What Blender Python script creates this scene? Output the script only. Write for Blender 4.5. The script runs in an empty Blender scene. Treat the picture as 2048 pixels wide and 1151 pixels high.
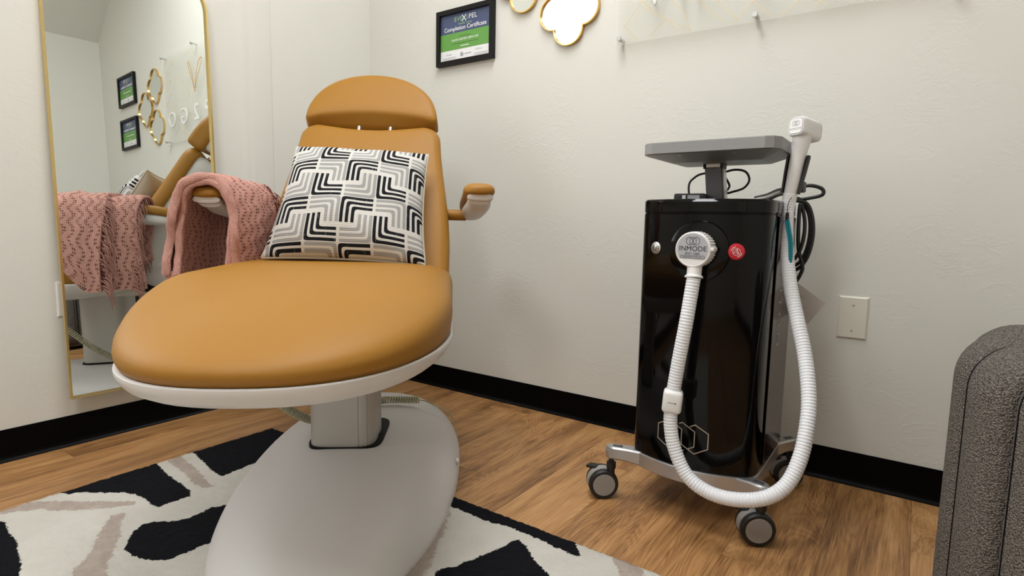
import bpy, bmesh, math, random
from mathutils import Vector, Matrix
import numpy as np
random.seed(7)
rng = np.random.default_rng(7)
SC = bpy.context.scene
COL = SC.collection
R = math.radians

# ------------------------------------------------------------------ camera
def make_camera():
    yaw, pitch, roll = 0.6112929, 0.1120425, 0.0192962
    fwd = Vector((-math.sin(yaw) * math.cos(pitch), math.cos(yaw) * math.cos(pitch), -math.sin(pitch)))
    right = Vector((math.cos(yaw), math.sin(yaw), 0))
    up = right.cross(fwd)
    r2 = math.cos(roll) * right + math.sin(roll) * up
    u2 = -math.sin(roll) * right + math.cos(roll) * up
    cd = bpy.data.cameras.new('camera')
    cd.sensor_width = 36
    cd.lens = 1150 / 2048 * 36
    cd.clip_start = 0.02
    cam = bpy.data.objects.new('camera', cd)
    COL.objects.link(cam)
    m = Matrix((r2, u2, -fwd)).transposed().to_4x4()
    m.translation = Vector((2.261268, -1.958724, 0.765077))
    cam.matrix_world = m
    SC.camera = cam
make_camera()

# ------------------------------------------------------------------ world, lights, exposure
SC.view_settings.view_transform = 'Standard'
SC.view_settings.look = 'None'
SC.view_settings.gamma = 1
SC.view_settings.use_curve_mapping = False
SC.view_settings.exposure = -0.45
w = bpy.data.worlds.new('world')
SC.world = w
w.use_nodes = True
w.node_tree.nodes['Background'].inputs[0].default_value = (0.93, 0.97, 1.0, 1)
w.node_tree.nodes['Background'].inputs[1].default_value = 2.0

PANELS = [(1.32, -0.90, 35.0), (1.60, -2.75, 40.0)]      # ceiling panels: x, y, watts
PANEL_Z = 2.985
def area_light(name, loc, sx, sy, power, rot=(0, 0, 0), color=(1, 1, 1)):
    d = bpy.data.lights.new(name, 'AREA')
    d.shape = 'RECTANGLE'; d.size = sx; d.size_y = sy; d.energy = power; d.color = color
    o = bpy.data.objects.new(name, d)
    o.location = loc; o.rotation_euler = rot
    COL.objects.link(o)
    return o
for px, py, pw in PANELS:
    area_light('panel_light', (px, py, PANEL_Z - 0.012), 0.56, 1.16, pw, color=(0.975, 1.0, 1.03))
area_light('added_left_light', (-0.16, -2.15, 1.65), 1.3, 1.05, 20, rot=(0, R(-90), 0), color=(0.95, 0.98, 1.0))  # added lamp outside the unseen window, lights the room from the left

# ------------------------------------------------------------------ helpers
OFF = Vector((0, 0, 0))
def set_off(v):
    global OFF
    OFF = Vector(v)

def props(o, label=None, cat=None, group=None, kind=None):
    if label: o['label'] = label
    if cat: o['category'] = cat
    if group: o['group'] = group
    if kind: o['kind'] = kind
    return o

def empty(name, loc, label, cat, rz=0, group=None):
    o = bpy.data.objects.new(name, None)
    o.location = loc; o.rotation_euler = (0, 0, rz)
    o.empty_display_size = 0.05
    COL.objects.link(o)
    return props(o, label, cat, group)

def mo(name, verts, faces, mat, parent=None, smooth=True, uvs=None, angle=40):
    me = bpy.data.meshes.new(name)
    me.from_pydata([tuple(Vector(v) - OFF) for v in verts], [], faces)
    me.update()
    bm = bmesh.new(); bm.from_mesh(me)
    bmesh.ops.recalc_face_normals(bm, faces=bm.faces)
    bm.to_mesh(me); bm.free()
    if smooth:
        for p in me.polygons: p.use_smooth = True
        try: me.set_sharp_from_angle(angle=R(angle))
        except Exception: pass
    if uvs is not None:
        uvl = me.uv_layers.new(name='UVMap')
        for l in me.loops: uvl.data[l.index].uv = uvs[l.vertex_index]
    if mat: me.materials.append(mat)
    o = bpy.data.objects.new(name, me)
    COL.objects.link(o)
    if parent: o.parent = parent
    return o

def bm_obj(name, bm, mat, parent=None, smooth=True, angle=40):
    me = bpy.data.meshes.new(name)
    bmesh.ops.translate(bm, verts=bm.verts, vec=-OFF)
    bmesh.ops.recalc_face_normals(bm, faces=bm.faces)
    bm.to_mesh(me); bm.free()
    if smooth:
        for p in me.polygons: p.use_smooth = True
        me.set_sharp_from_angle(angle=R(angle))
    if mat: me.materials.append(mat)
    o = bpy.data.objects.new(name, me)
    COL.objects.link(o)
    if parent: o.parent = parent
    return o

def add_box(bm, c, s, bevel=0, seg=2, mtx=None):
    r = bmesh.ops.create_cube(bm, size=1)
    vs = r['verts']
    bmesh.ops.scale(bm, vec=s, verts=vs)
    if bevel:
        es = list({e for v in vs for e in v.link_edges})
        rr = bmesh.ops.bevel(bm, geom=es, offset=bevel, segments=seg, affect='EDGES', profile=0.5)
        vs = [v for v in bm.verts if v in set(rr['verts']) or v in set(vs)]
        vs = list({v for f in rr['faces'] for v in f.verts} | {v for v in vs if v.is_valid})
    m = Matrix.Translation(Vector(c))
    if mtx is not None: m = m @ mtx.to_4x4()
    bmesh.ops.transform(bm, matrix=m, verts=vs)

def box(name, c, s, mat, parent=None, bevel=0.0, seg=2, rot=None):
    bm = bmesh.new()
    add_box(bm, c, s, bevel, seg, rot)
    return bm_obj(name, bm, mat, parent, smooth=bevel > 0)

def loft(rings, cap0=True, cap1=True, closed=True):
    """rings: list of equally long point lists -> verts, faces"""
    n = len(rings[0])
    V = [p for r in rings for p in r]
    F = []
    for i in range(len(rings) - 1):
        for j in range(n if closed else n - 1):
            a = i * n + j; b = i * n + (j + 1) % n
            F.append((a, b, b + n, a + n))
    if cap0: F.append(tuple(range(n)))
    if cap1: F.append(tuple(range((len(rings) - 1) * n, len(rings) * n)))
    return V, F

def catmull(pts, n):
    P = [Vector(p) for p in pts]
    P = [2 * P[0] - P[1]] + P + [2 * P[-1] - P[-2]]
    out = []
    for i in range(1, len(P) - 2):
        p0, p1, p2, p3 = P[i - 1:i + 3]
        for k in range(n):
            t = k / n
            out.append(0.5 * ((2 * p1) + (-p0 + p2) * t + (2 * p0 - 5 * p1 + 4 * p2 - p3) * t * t + (-p0 + 3 * p1 - 3 * p2 + p3) * t ** 3))
    out.append(P[-2].copy())
    return out

def resample(pts, step):
    L = [0.0]
    for a, b in zip(pts, pts[1:]): L.append(L[-1] + (b - a).length)
    n = max(2, int(round(L[-1] / step)))
    out = []; j = 0
    for i in range(n + 1):
        d = L[-1] * i / n
        while j < len(L) - 2 and L[j + 1] < d: j += 1
        t = (d - L[j]) / max(1e-9, L[j + 1] - L[j])
        out.append(pts[j].lerp(pts[j + 1], min(1, max(0, t))))
    return out

def frames(pts):
    T = []
    for i in range(len(pts)):
        a = pts[max(0, i - 1)]; b = pts[min(len(pts) - 1, i + 1)]
        T.append((b - a).normalized())
    n = T[0].orthogonal().normalized()
    N = []
    for t in T:
        n = (n - t * n.dot(t))
        n = n.normalized() if n.length > 1e-8 else t.orthogonal().normalized()
        N.append(n.copy())
    return T, N

def tube_geo(pts, rad, segs=12, rfun=None):
    T, N = frames(pts)
    rings = []
    for i, p in enumerate(pts):
        b = T[i].cross(N[i])
        r = rfun(i) if rfun else rad
        rings.append([p + r * (math.cos(a) * N[i] + math.sin(a) * b) for a in (2 * math.pi * k / segs for k in range(segs))])
    return loft(rings)

def tube(name, pts, rad, mat, parent=None, segs=10, smooth_n=8, step=None, rfun=None):
    P = catmull(pts, smooth_n) if smooth_n else [Vector(p) for p in pts]
    if step: P = resample(P, step)
    V, F = tube_geo(P, rad, segs, rfun)
    return mo(name, V, F, mat, parent, angle=70)

def lathe_geo(profile, mtx, segs=32):
    rings = []
    for r, z in profile:
        rings.append([mtx @ Vector((r * math.cos(2 * math.pi * k / segs), r * math.sin(2 * math.pi * k / segs), z)) for k in range(segs)])
    return loft(rings)

def lathe(name, profile, mtx, mat, parent=None, segs=32, angle=35):
    V, F = lathe_geo(profile, mtx, segs)
    return mo(name, V, F, mat, parent, angle=angle)

def axis_mtx(origin, zdir, xhint=(1, 0, 0)):
    z = Vector(zdir).normalized()
    x = Vector(xhint); x = (x - z * x.dot(z)).normalized()
    y = z.cross(x)
    m = Matrix((x, y, z)).transposed().to_4x4()
    m.translation = Vector(origin)
    return m

def text(name, s, size, mtx, mat, parent=None, ax='CENTER', extrude=0.0002, spacing=1.0):
    c = bpy.data.curves.new(name, 'FONT')
    c.body = s; c.size = size; c.align_x = ax; c.align_y = 'CENTER'; c.extrude = extrude
    c.space_character = spacing
    t = bpy.data.objects.new('tmp_text', c)
    COL.objects.link(t)
    bpy.context.view_layer.update()
    dg = bpy.context.evaluated_depsgraph_get()
    me = bpy.data.meshes.new_from_object(t.evaluated_get(dg))
    bpy.data.objects.remove(t)
    bpy.data.curves.remove(c)
    me.transform(Matrix.Translation(-OFF) @ mtx)
    me.name = name
    me.materials.clear(); me.materials.append(mat)
    o = bpy.data.objects.new(name, me)
    COL.objects.link(o)
    if parent: o.parent = parent
    return o

def poly_ribbon(pts, width, to3d, closed=False, thick=0.0004):
    """flat stroke along 2D polyline; to3d(x, y, h) -> 3D"""
    P = [Vector((p[0], p[1])) for p in pts]
    n = len(P); V = []; F = []
    L = []
    for i in range(n):
        a = P[i - 1] if (closed or i > 0) else None
        b = P[(i + 1) % n] if (closed or i < n - 1) else None
        d1 = (P[i] - a).normalized() if a is not None else None
        d2 = (b - P[i]).normalized() if b is not None else None
        if d1 is None: d1 = d2
        if d2 is None: d2 = d1
        n1 = Vector((-d1.y, d1.x)); n2 = Vector((-d2.y, d2.x))
        m = n1 + n2
        m = m.normalized() if m.length > 1e-6 else n1
        k = 1 / max(0.35, m.dot(n1))
        L.append((P[i] + m * k * width / 2, P[i] - m * k * width / 2))
    for l, r in L:
        V += [to3d(l.x, l.y, 0), to3d(r.x, r.y, 0), to3d(l.x, l.y, thick), to3d(r.x, r.y, thick)]
    for i in range(n if closed else n - 1):
        a = i * 4; b = ((i + 1) % n) * 4
        F += [(a + 2, a + 3, b + 3, b + 2), (a, b, b + 1, a + 1), (a, a + 2, b + 2, b), (a + 1, b + 1, b + 3, a + 3)]
    if not closed:
        F += [(0, 1, 3, 2), tuple(4 * (n - 1) + k for k in (0, 2, 3, 1))]
    return V, F

def merge_geo(parts):
    V = []; F = []
    for v, f in parts:
        o = len(V); V += list(v); F += [tuple(i + o for i in q) for q in f]
    return V, F

# ------------------------------------------------------------------ materials
class NT:
    def __init__(s, m):
        s.t = m.node_tree; s.n = s.t.nodes; s.l = s.t.links
        s.b = s.n['Principled BSDF']
    def new(s, ty, **kw):
        n = s.n.new(ty)
        for k, v in kw.items():
            if k.startswith('_'): setattr(n, k[1:], v)
        return n
    def link(s, a, b): s.l.new(a, b)
    def put(s, sock, v):
        if hasattr(v, 'is_linked') or isinstance(v, bpy.types.NodeSocket): s.l.new(v, sock)
        else: sock.default_value = v
    def math(s, op, a, b=None, c=None, clamp=False):
        n = s.n.new('ShaderNodeMath'); n.operation = op; n.use_clamp = clamp
        s.put(n.inputs[0], a)
        if b is not None: s.put(n.inputs[1], b)
        if c is not None: s.put(n.inputs[2], c)
        return n.outputs[0]
    def mix(s, f, a, b):
        n = s.n.new('ShaderNodeMix'); n.data_type = 'RGBA'
        s.put(n.inputs[0], f)
        s.put(n.inputs[6], a if not isinstance(a, tuple) else (*a[:3], 1))
        s.put(n.inputs[7], b if not isinstance(b, tuple) else (*b[:3], 1))
        return n.outputs[2]
    def noise(s, vec, scale, detail=4, rough=0.5, dist=0.0):
        n = s.n.new('ShaderNodeTexNoise')
        if vec is not None: s.l.new(vec, n.inputs['Vector'])
        n.inputs['Scale'].default_value = scale; n.inputs['Detail'].default_value = detail
        n.inputs['Roughness'].default_value = rough; n.inputs['Distortion'].default_value = dist
        return n.outputs['Fac']
    def voronoi(s, vec, scale, feature='F1'):
        n = s.n.new('ShaderNodeTexVoronoi'); n.feature = feature
        if vec is not None: s.l.new(vec, n.inputs['Vector'])
        n.inputs['Scale'].default_value = scale
        return n.outputs['Distance']
    def coord(s, which='Object'):
        return s.n.new('ShaderNodeTexCoord').outputs[which]
    def mapping(s, vec, scale=(1, 1, 1), loc=None):
        n = s.n.new('ShaderNodeMapping'); s.l.new(vec, n.inputs[0])
        n.inputs['Scale'].default_value = scale
        if loc is not None: s.put(n.inputs['Location'], loc)
        return n.outputs[0]
    def ramp(s, f, stops):
        n = s.n.new('ShaderNodeValToRGB'); s.l.new(f, n.inputs[0])
        e = n.color_ramp.elements
        while len(e) < len(stops): e.new(0.5)
        for i, (p, c) in enumerate(stops):
            e[i].position = p; e[i].color = (*c[:3], 1)
        return n.outputs[0]
    def bump(s, h, strength=0.3, dist=0.01):
        n = s.n.new('ShaderNodeBump'); s.l.new(h, n.inputs['Height'])
        n.inputs['Strength'].default_value = strength; n.inputs['Distance'].default_value = dist
        s.l.new(n.outputs[0], s.b.inputs['Normal'])
        return n

def mat(name, color, rough=0.5, metal=0.0, spec=None, coat=0.0, emit=None, estr=0.0):
    m = bpy.data.materials.new(name); m.use_nodes = True
    b = m.node_tree.nodes['Principled BSDF']
    b.inputs['Base Color'].default_value = (*color, 1)
    b.inputs['Roughness'].default_value = rough
    b.inputs['Metallic'].default_value = metal
    if spec is not None: b.inputs['Specular IOR Level'].default_value = spec
    if coat: b.inputs['Coat Weight'].default_value = coat; b.inputs['Coat Roughness'].default_value = 0.03
    if emit:
        b.inputs['Emission Color'].default_value = (*emit, 1); b.inputs['Emission Strength'].default_value = estr
    return m

def fine(m, scale=300, strength=0.1, dist=0.001, var=0.0):
    """fine relief and slight mottling on a plain material"""
    t = NT(m); c = t.coord()
    t.bump(t.noise(c, scale, 3), strength, dist)
    if var:
        base = tuple(t.b.inputs['Base Color'].default_value)[:3]
        f = t.noise(c, scale * 0.05, 4)
        t.link(t.mix(f, tuple(x * (1 - var) for x in base), tuple(min(1, x * (1 + var)) for x in base)), t.b.inputs['Base Color'])
    return m

M = {}
def wall_material():
    m = mat('plaster_wall', (0.70, 0.685, 0.60), 0.75)
    t = NT(m); c = t.coord()
    big = t.noise(c, 3.0, 5, 0.6, 0.6)
    ridge = t.noise(t.mapping(c, (1, 1, 1.6)), 9.0, 6, 0.65, 1.2)
    r2 = t.math('ABSOLUTE', t.math('SUBTRACT', ridge, 0.5))
    r3 = t.math('SUBTRACT', 1.0, t.math('MULTIPLY', r2, 14.0, clamp=True))
    msk = t.math('GREATER_THAN', t.noise(c, 5.0, 3), 0.53)
    grain = t.noise(c, 90, 4, 0.6)
    h = t.math('ADD', t.math('MULTIPLY', t.math('MULTIPLY', r3, msk), 0.35), t.math('ADD', t.math('MULTIPLY', grain, 0.35), t.math('MULTIPLY', big, 0.5)))
    t.bump(h, 0.20, 0.004)
    t.link(t.mix(big, (0.665, 0.655, 0.60), (0.695, 0.685, 0.63)), t.b.inputs['Base Color'])
    return m
M['wall'] = wall_material()
M['ceiling'] = fine(mat('ceiling_paint', (0.66, 0.65, 0.60), 0.85), 120, 0.2, 0.002)

def wood_material():
    m = mat('oak_plank', (0.4, 0.24, 0.12), 0.42)
    t = NT(m); c = t.coord()
    info = t.new('ShaderNodeObjectInfo')
    comb = t.new('ShaderNodeCombineXYZ')
    t.link(t.math('MULTIPLY', info.outputs['Random'], 37.0), comb.inputs[0])
    t.link(t.math('MULTIPLY', info.outputs['Random'], 91.0), comb.inputs[1])
    v = t.new('ShaderNodeVectorMath'); v.operation = 'ADD'
    t.link(c, v.inputs[0]); t.link(comb.outputs[0], v.inputs[1]); vec = v.outputs[0]
    a = t.noise(t.mapping(vec, (1, 0.13, 1)), 6.5, 2, 0.4, 0.7)
    rings = t.math('PINGPONG', t.math('FRACT', t.math('MULTIPLY', a, 34.0)), 0.5)
    g = t.noise(t.mapping(vec, (1, 0.028, 1)), 170, 5, 0.72)
    pore = t.math('MULTIPLY', t.math('SUBTRACT', t.noise(t.mapping(vec, (1, 0.02, 1)), 300, 3, 0.6), 0.56), 6.0, clamp=True)
    streak = t.noise(t.mapping(vec, (1, 0.10, 1)), 13, 5, 0.62, 0.5)
    kv = t.mapping(vec, (1, 0.42, 1))
    knot = t.voronoi(kv, 4.2)
    kn = t.math('SUBTRACT', 1.0, t.math('MULTIPLY', t.math('ADD', knot, t.math('MULTIPLY', t.math('SUBTRACT', streak, 0.5), 0.12)), 11.0, clamp=True))
    f = t.math('SUBTRACT', t.math('ADD', t.math('MULTIPLY', rings, 0.24), t.math('MULTIPLY', t.math('SUBTRACT', g, 0.5), 0.75)), t.math('SUBTRACT', t.math('MULTIPLY', pore, 0.16), 0.20))
    f = t.math('ADD', f, t.math('MULTIPLY', t.math('SUBTRACT', streak, 0.5), 1.25))
    f = t.math('SUBTRACT', t.math('ADD', f, 0.22), t.math('MULTIPLY', kn, 0.6))
    colr = t.ramp(f, [(0.08, (0.07, 0.033, 0.014)), (0.30, (0.235, 0.112, 0.041)), (0.50, (0.41, 0.209, 0.078)), (0.80, (0.60, 0.340, 0.145))])
    hue = t.mix(info.outputs['Random'], (0.95, 0.94, 0.93), (1.03, 1.02, 1.0))
    mm = t.new('ShaderNodeMix'); mm.data_type = 'RGBA'; mm.blend_type = 'MULTIPLY'
    mm.inputs[0].default_value = 1.0
    t.link(colr, mm.inputs[6]); t.link(hue, mm.inputs[7])
    t.link(mm.outputs[2], t.b.inputs['Base Color'])
    t.bump(g, 0.25, 0.0012)
    return m
M['wood'] = wood_material()
M['subfloor'] = fine(mat('subfloor', (0.05, 0.03, 0.02), 0.9), 80, 0.2, 0.002)
M['base_vinyl'] = fine(mat('black_vinyl_cove', (0.0012, 0.0012, 0.0014), 0.36, 0, 0.07), 60, 0.06, 0.002)
M['gold'] = fine(mat('brushed_gold', (0.72, 0.47, 0.16), 0.28, 1.0), 400, 0.05, 0.0005)
M['mirror_gold'] = fine(mat('pale_gold', (0.78, 0.60, 0.26), 0.30, 1.0), 400, 0.05, 0.0005)
M['mirror'] = mat('mirror_glass', (0.86, 0.89, 0.87), 0.0, 1.0)
M['black_frame'] = fine(mat('black_frame_wood', (0.006, 0.0055, 0.0055), 0.42, 0, 0.2), 150, 0.1, 0.001)
M['white_plastic'] = fine(mat('white_plastic', (0.80, 0.79, 0.78), 0.38), 200, 0.03, 0.0005)
M['shell'] = fine(mat('chair_shell_white', (0.68, 0.655, 0.635), 0.36), 500, 0.04, 0.0004)
M['base_shell'] = fine(mat('chair_base_offwhite', (0.66, 0.635, 0.625), 0.42), 600, 0.08, 0.0004)
M['steel'] = fine(mat('satin_steel', (0.55, 0.54, 0.52), 0.32, 0.9), 300, 0.04, 0.0004)
M['alu'] = fine(mat('satin_aluminium', (0.52, 0.52, 0.53), 0.36, 0.85), 300, 0.05, 0.0004)
M['alu_dark'] = fine(mat('graphite_metal', (0.10, 0.10, 0.11), 0.4, 0.6), 300, 0.05, 0.0004)
M['display_grey'] = fine(mat('display_grey', (0.30, 0.30, 0.305), 0.45, 0.5), 300, 0.04, 0.0004)
M['column'] = fine(mat('column_metal', (0.50, 0.485, 0.46), 0.42, 0.35), 300, 0.04, 0.0004)
M['gloss_black'] = fine(mat('piano_black', (0.002, 0.0017, 0.0016), 0.07, 0, 0.24), 6, 0.02, 0.002)
M['plum'] = fine(mat('dark_plum_gloss', (0.035, 0.018, 0.02), 0.12, 0, 0.7), 6, 0.02, 0.002)
M['rubber'] = fine(mat('black_rubber', (0.010, 0.010, 0.010), 0.5), 200, 0.08, 0.0006)
M['cable'] = fine(mat('black_cable', (0.012, 0.012, 0.013), 0.42), 300, 0.05, 0.0005)
M['caster_grey'] = fine(mat('caster_grey', (0.30, 0.285, 0.265), 0.45), 200, 0.04, 0.0005)
M['hose'] = fine(mat('white_hose', (0.76, 0.77, 0.80), 0.38), 300, 0.04, 0.0004)
M['red'] = mat('red_button', (0.55, 0.012, 0.03), 0.35)
M['teal'] = fine(mat('teal_cord', (0.0, 0.19, 0.24), 0.7), 800, 0.3, 0.0005)
M['label_grey'] = mat('silver_label', (0.42, 0.43, 0.46), 0.4)
M['ink'] = mat('black_ink', (0.01, 0.01, 0.015), 0.5)
M['white_ink'] = mat('white_ink', (0.85, 0.85, 0.85), 0.5)
M['sign_letter'] = mat('sign_letter', (0.74, 0.74, 0.72), 0.5)
M['grey_ink'] = mat('grey_ink', (0.35, 0.35, 0.36), 0.5)
M['champagne'] = mat('champagne_ink', (0.48, 0.40, 0.32), 0.35, 0.3)
M['navy'] = mat('navy_print', (0.055, 0.075, 0.16), 0.35)
M['green'] = mat('green_print', (0.12, 0.33, 0.06), 0.35)
M['pale_green'] = mat('pale_green_ink', (0.30, 0.50, 0.24), 0.4)
M['dark_green'] = mat('dark_green_ink', (0.05, 0.17, 0.03), 0.4)
M['paper'] = mat('white_paper', (0.80, 0.80, 0.81), 0.4)
M['ivory'] = fine(mat('ivory_plate', (0.68, 0.66, 0.57), 0.38), 200, 0.04, 0.0004)
M['screw'] = mat('screw_metal', (0.55, 0.54, 0.5), 0.3, 0.9)
M['khaki'] = fine(mat('khaki_cord', (0.46, 0.44, 0.30), 0.55), 300, 0.05, 0.0004)
M['dark_gap'] = fine(mat('gap_shade_and_seam', (0.005, 0.005, 0.005), 0.6, 0, 0.2), 100, 0.05, 0.001)  # near-black colour for shade in the chair gaps, also for armchair seams
M['gold_ink'] = mat('gold_ink', (0.72, 0.55, 0.24), 0.4, 0.3)
M['heart_gold'] = mat('gold_foil', (0.75, 0.45, 0.10), 0.35, 0.6)
M['diffuser'] = mat('panel_diffuser', (0.9, 0.9, 0.88), 0.5, emit=(1.0, 0.99, 0.975), estr=8.0)

def leather():
    m = mat('caramel_leather', (0.36, 0.165, 0.02), 0.52, spec=0.3)
    t = NT(m); c = t.coord()
    v = t.voronoi(c, 420)
    n = t.noise(c, 60, 4)
    t.bump(t.math('ADD', t.math('MULTIPLY', v, 0.8), n), 0.13, 0.0008)
    f = t.noise(c, 4, 4)
    t.link(t.mix(f, (0.315, 0.143, 0.016), (0.355, 0.165, 0.021)), t.b.inputs['Base Color'])
    return m
M['leather'] = leather()

def boucle():
    m = mat('taupe_boucle', (0.2, 0.18, 0.155), 0.95, spec=0.1)
    t = NT(m); c = t.coord()
    v = t.voronoi(c, 330)
    n = t.noise(c, 230, 4, 0.7)
    f = t.math('MULTIPLY', v, 1.3, clamp=True)
    t.link(t.ramp(t.math('ADD', t.math('MULTIPLY', n, 0.8), t.math('MULTIPLY', t.math('SUBTRACT', 1.0, f), 0.35)),
                  [(0.3, (0.055, 0.048, 0.041)), (0.55, (0.175, 0.157, 0.137)), (0.85, (0.34, 0.31, 0.275))]), t.b.inputs['Base Color'])
    t.bump(t.math('SUBTRACT', 1.0, f), 0.9, 0.004)
    return m
M['boucle'] = boucle()

def knit():
    m = mat('pink_knit', (0.46, 0.20, 0.18), 0.9, spec=0.15)
    t = NT(m); uv = t.coord('UV')
    s = t.new('ShaderNodeSeparateXYZ'); t.link(uv, s.inputs[0])
    a, b = s.outputs[0], s.outputs[1]          # metres along the drape, metres along the arm
    zig = t.math('MULTIPLY', t.math('PINGPONG', a, 0.027), 0.85)
    wob = t.math('MULTIPLY', t.math('SUBTRACT', t.noise(uv, 55, 3), 0.5), 0.008)
    bz = t.math('ADD', t.math('ADD', b, zig), wob)
    lane = t.math('LESS_THAN', t.math('ABSOLUTE', t.math('SUBTRACT', t.math('FRACT', t.math('DIVIDE', bz, 0.030)), 0.5)), 0.20)
    cb = t.math('SUBTRACT', t.math('FRACT', t.math('DIVIDE', t.math('ADD', b, wob), 0.0062)), 0.5)
    ca = t.math('SUBTRACT', t.math('FRACT', t.math('DIVIDE', t.math('ADD', a, wob), 0.0090)), 0.5)
    rad = t.math('SQRT', t.math('ADD', t.math('POWER', cb, 2.0), t.math('POWER', ca, 2.0)))
    eye = t.math('MULTIPLY', lane, t.math('SUBTRACT', 1.0, t.math('MULTIPLY', t.math('SUBTRACT', rad, 0.24), 7.0, clamp=True)))
    eye = t.math('MULTIPLY', eye, t.math('GREATER_THAN', t.noise(uv, 120, 2), 0.36))
    side = t.new('ShaderNodeAttribute'); side.attribute_name = 'fold_edge'
    eye = t.math('MULTIPLY', eye, t.math('SUBTRACT', 1.0, t.math('MULTIPLY', side.outputs['Fac'], 0.8)))
    thr = t.math('SINE', t.math('MULTIPLY', t.math('ADD', a, t.math('MULTIPLY', b, 0.8)), 1700.0))
    thr2 = t.math('SINE', t.math('MULTIPLY', b, 1100.0))
    n = t.noise(uv, 90, 5, 0.7)
    h = t.math('ADD', t.math('MULTIPLY', thr, 0.15), t.math('MULTIPLY', n, 1.4))
    h = t.math('ADD', h, t.math('MULTIPLY', thr2, 0.2))
    h = t.math('SUBTRACT', h, t.math('MULTIPLY', eye, 2.2))
    t.bump(h, 0.8, 0.0022)
    base = t.mix(n, (0.47, 0.225, 0.183), (0.66, 0.375, 0.315))
    t.link(t.mix(t.math('MULTIPLY', eye, 0.95), base, (0.13, 0.042, 0.035)), t.b.inputs['Base Color'])
    return m
M['knit'] = knit()
M['fringe'] = fine(mat('pink_fringe', (0.46, 0.235, 0.20), 0.9, 0, 0.15), 300, 0.3, 0.001, 0.2)

def pillow_material():
    m = mat('geometric_weave', (0.7, 0.68, 0.64), 0.9, spec=0.15)
    t = NT(m); uv = t.coord('UV')
    s = t.new('ShaderNodeSeparateXYZ'); t.link(uv, s.inputs[0])
    U = t.math('ADD', t.math('MULTIPLY', s.outputs[0], 4.74), 0.033 + 1.75)
    V = t.math('ADD', t.math('MULTIPLY', t.math('SUBTRACT', 1.0, s.outputs[1]), 2.9), 0.32)
    par = t.math('GREATER_THAN', t.math('FRACT', t.math('MULTIPLY', U, 0.5)), 0.5)
    x = t.math('FRACT', U); y = t.math('FRACT', V)
    xp = t.math('ADD', t.math('MULTIPLY', par, t.math('SUBTRACT', 1.0, x)), t.math('MULTIPLY', t.math('SUBTRACT', 1.0, par), x))
    def half(a, b):
        r = t.math('SMOOTH_MIN', a, t.math('MULTIPLY', b, 1.5), 0.16)
        inside = t.math('MAXIMUM', t.math('LESS_THAN', b, 0.325), t.math('MULTIPLY', t.math('LESS_THAN', a, 0.5), t.math('LESS_THAN', b, 0.60)))
        inside = t.math('MULTIPLY', inside, t.math('LESS_THAN', a, 0.955))
        st = t.math('LESS_THAN', t.math('ABSOLUTE', t.math('SUBTRACT', t.math('FRACT', t.math('DIVIDE', t.math('ADD', r, 0.02), 0.165)), 0.5)), 0.29)
        st = t.math('MULTIPLY', st, t.math('LESS_THAN', r, 0.48))
        return t.math('MULTIPLY', st, inside)
    A = half(xp, y)
    B = half(t.math('SUBTRACT', 1.0, xp), t.math('SUBTRACT', 1.0, y))
    npar = t.math('SUBTRACT', 1.0, par)
    blk = t.math('ADD', t.math('MULTIPLY', A, npar), t.math('MULTIPLY', B, par), clamp=True)
    gry = t.math('ADD', t.math('MULTIPLY', A, par), t.math('MULTIPLY', B, npar), clamp=True)
    fr = t.noise(t.mapping(uv, (90, 14, 1)), 1.0, 2)
    weave = t.noise(uv, 220, 2)
    wv2 = t.math('SINE', t.math('MULTIPLY', s.outputs[1], 520.0))
    base = t.mix(weave, (0.52, 0.50, 0.46), (0.70, 0.68, 0.64))
    g = t.mix(weave, (0.25, 0.25, 0.245), (0.40, 0.395, 0.38))
    k = t.mix(t.math('MULTIPLY', t.math('GREATER_THAN', fr, 0.66), 0.5), (0.010, 0.011, 0.014), (0.18, 0.18, 0.18))
    c = t.mix(gry, base, g)
    t.link(t.mix(blk, c, k), t.b.inputs['Base Color'])
    h = t.math('ADD', t.math('MULTIPLY', t.math('ADD', blk, gry), 0.6), t.math('ADD', t.math('MULTIPLY', weave, 0.7), t.math('MULTIPLY', wv2, 0.2)))
    t.bump(h, 0.6, 0.0015)
    return m
M['pillow'] = pillow_material()
M['linen'] = fine(mat('beige_linen', (0.52, 0.47, 0.38), 0.9, 0, 0.15), 500, 0.4, 0.001, 0.1)

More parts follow.
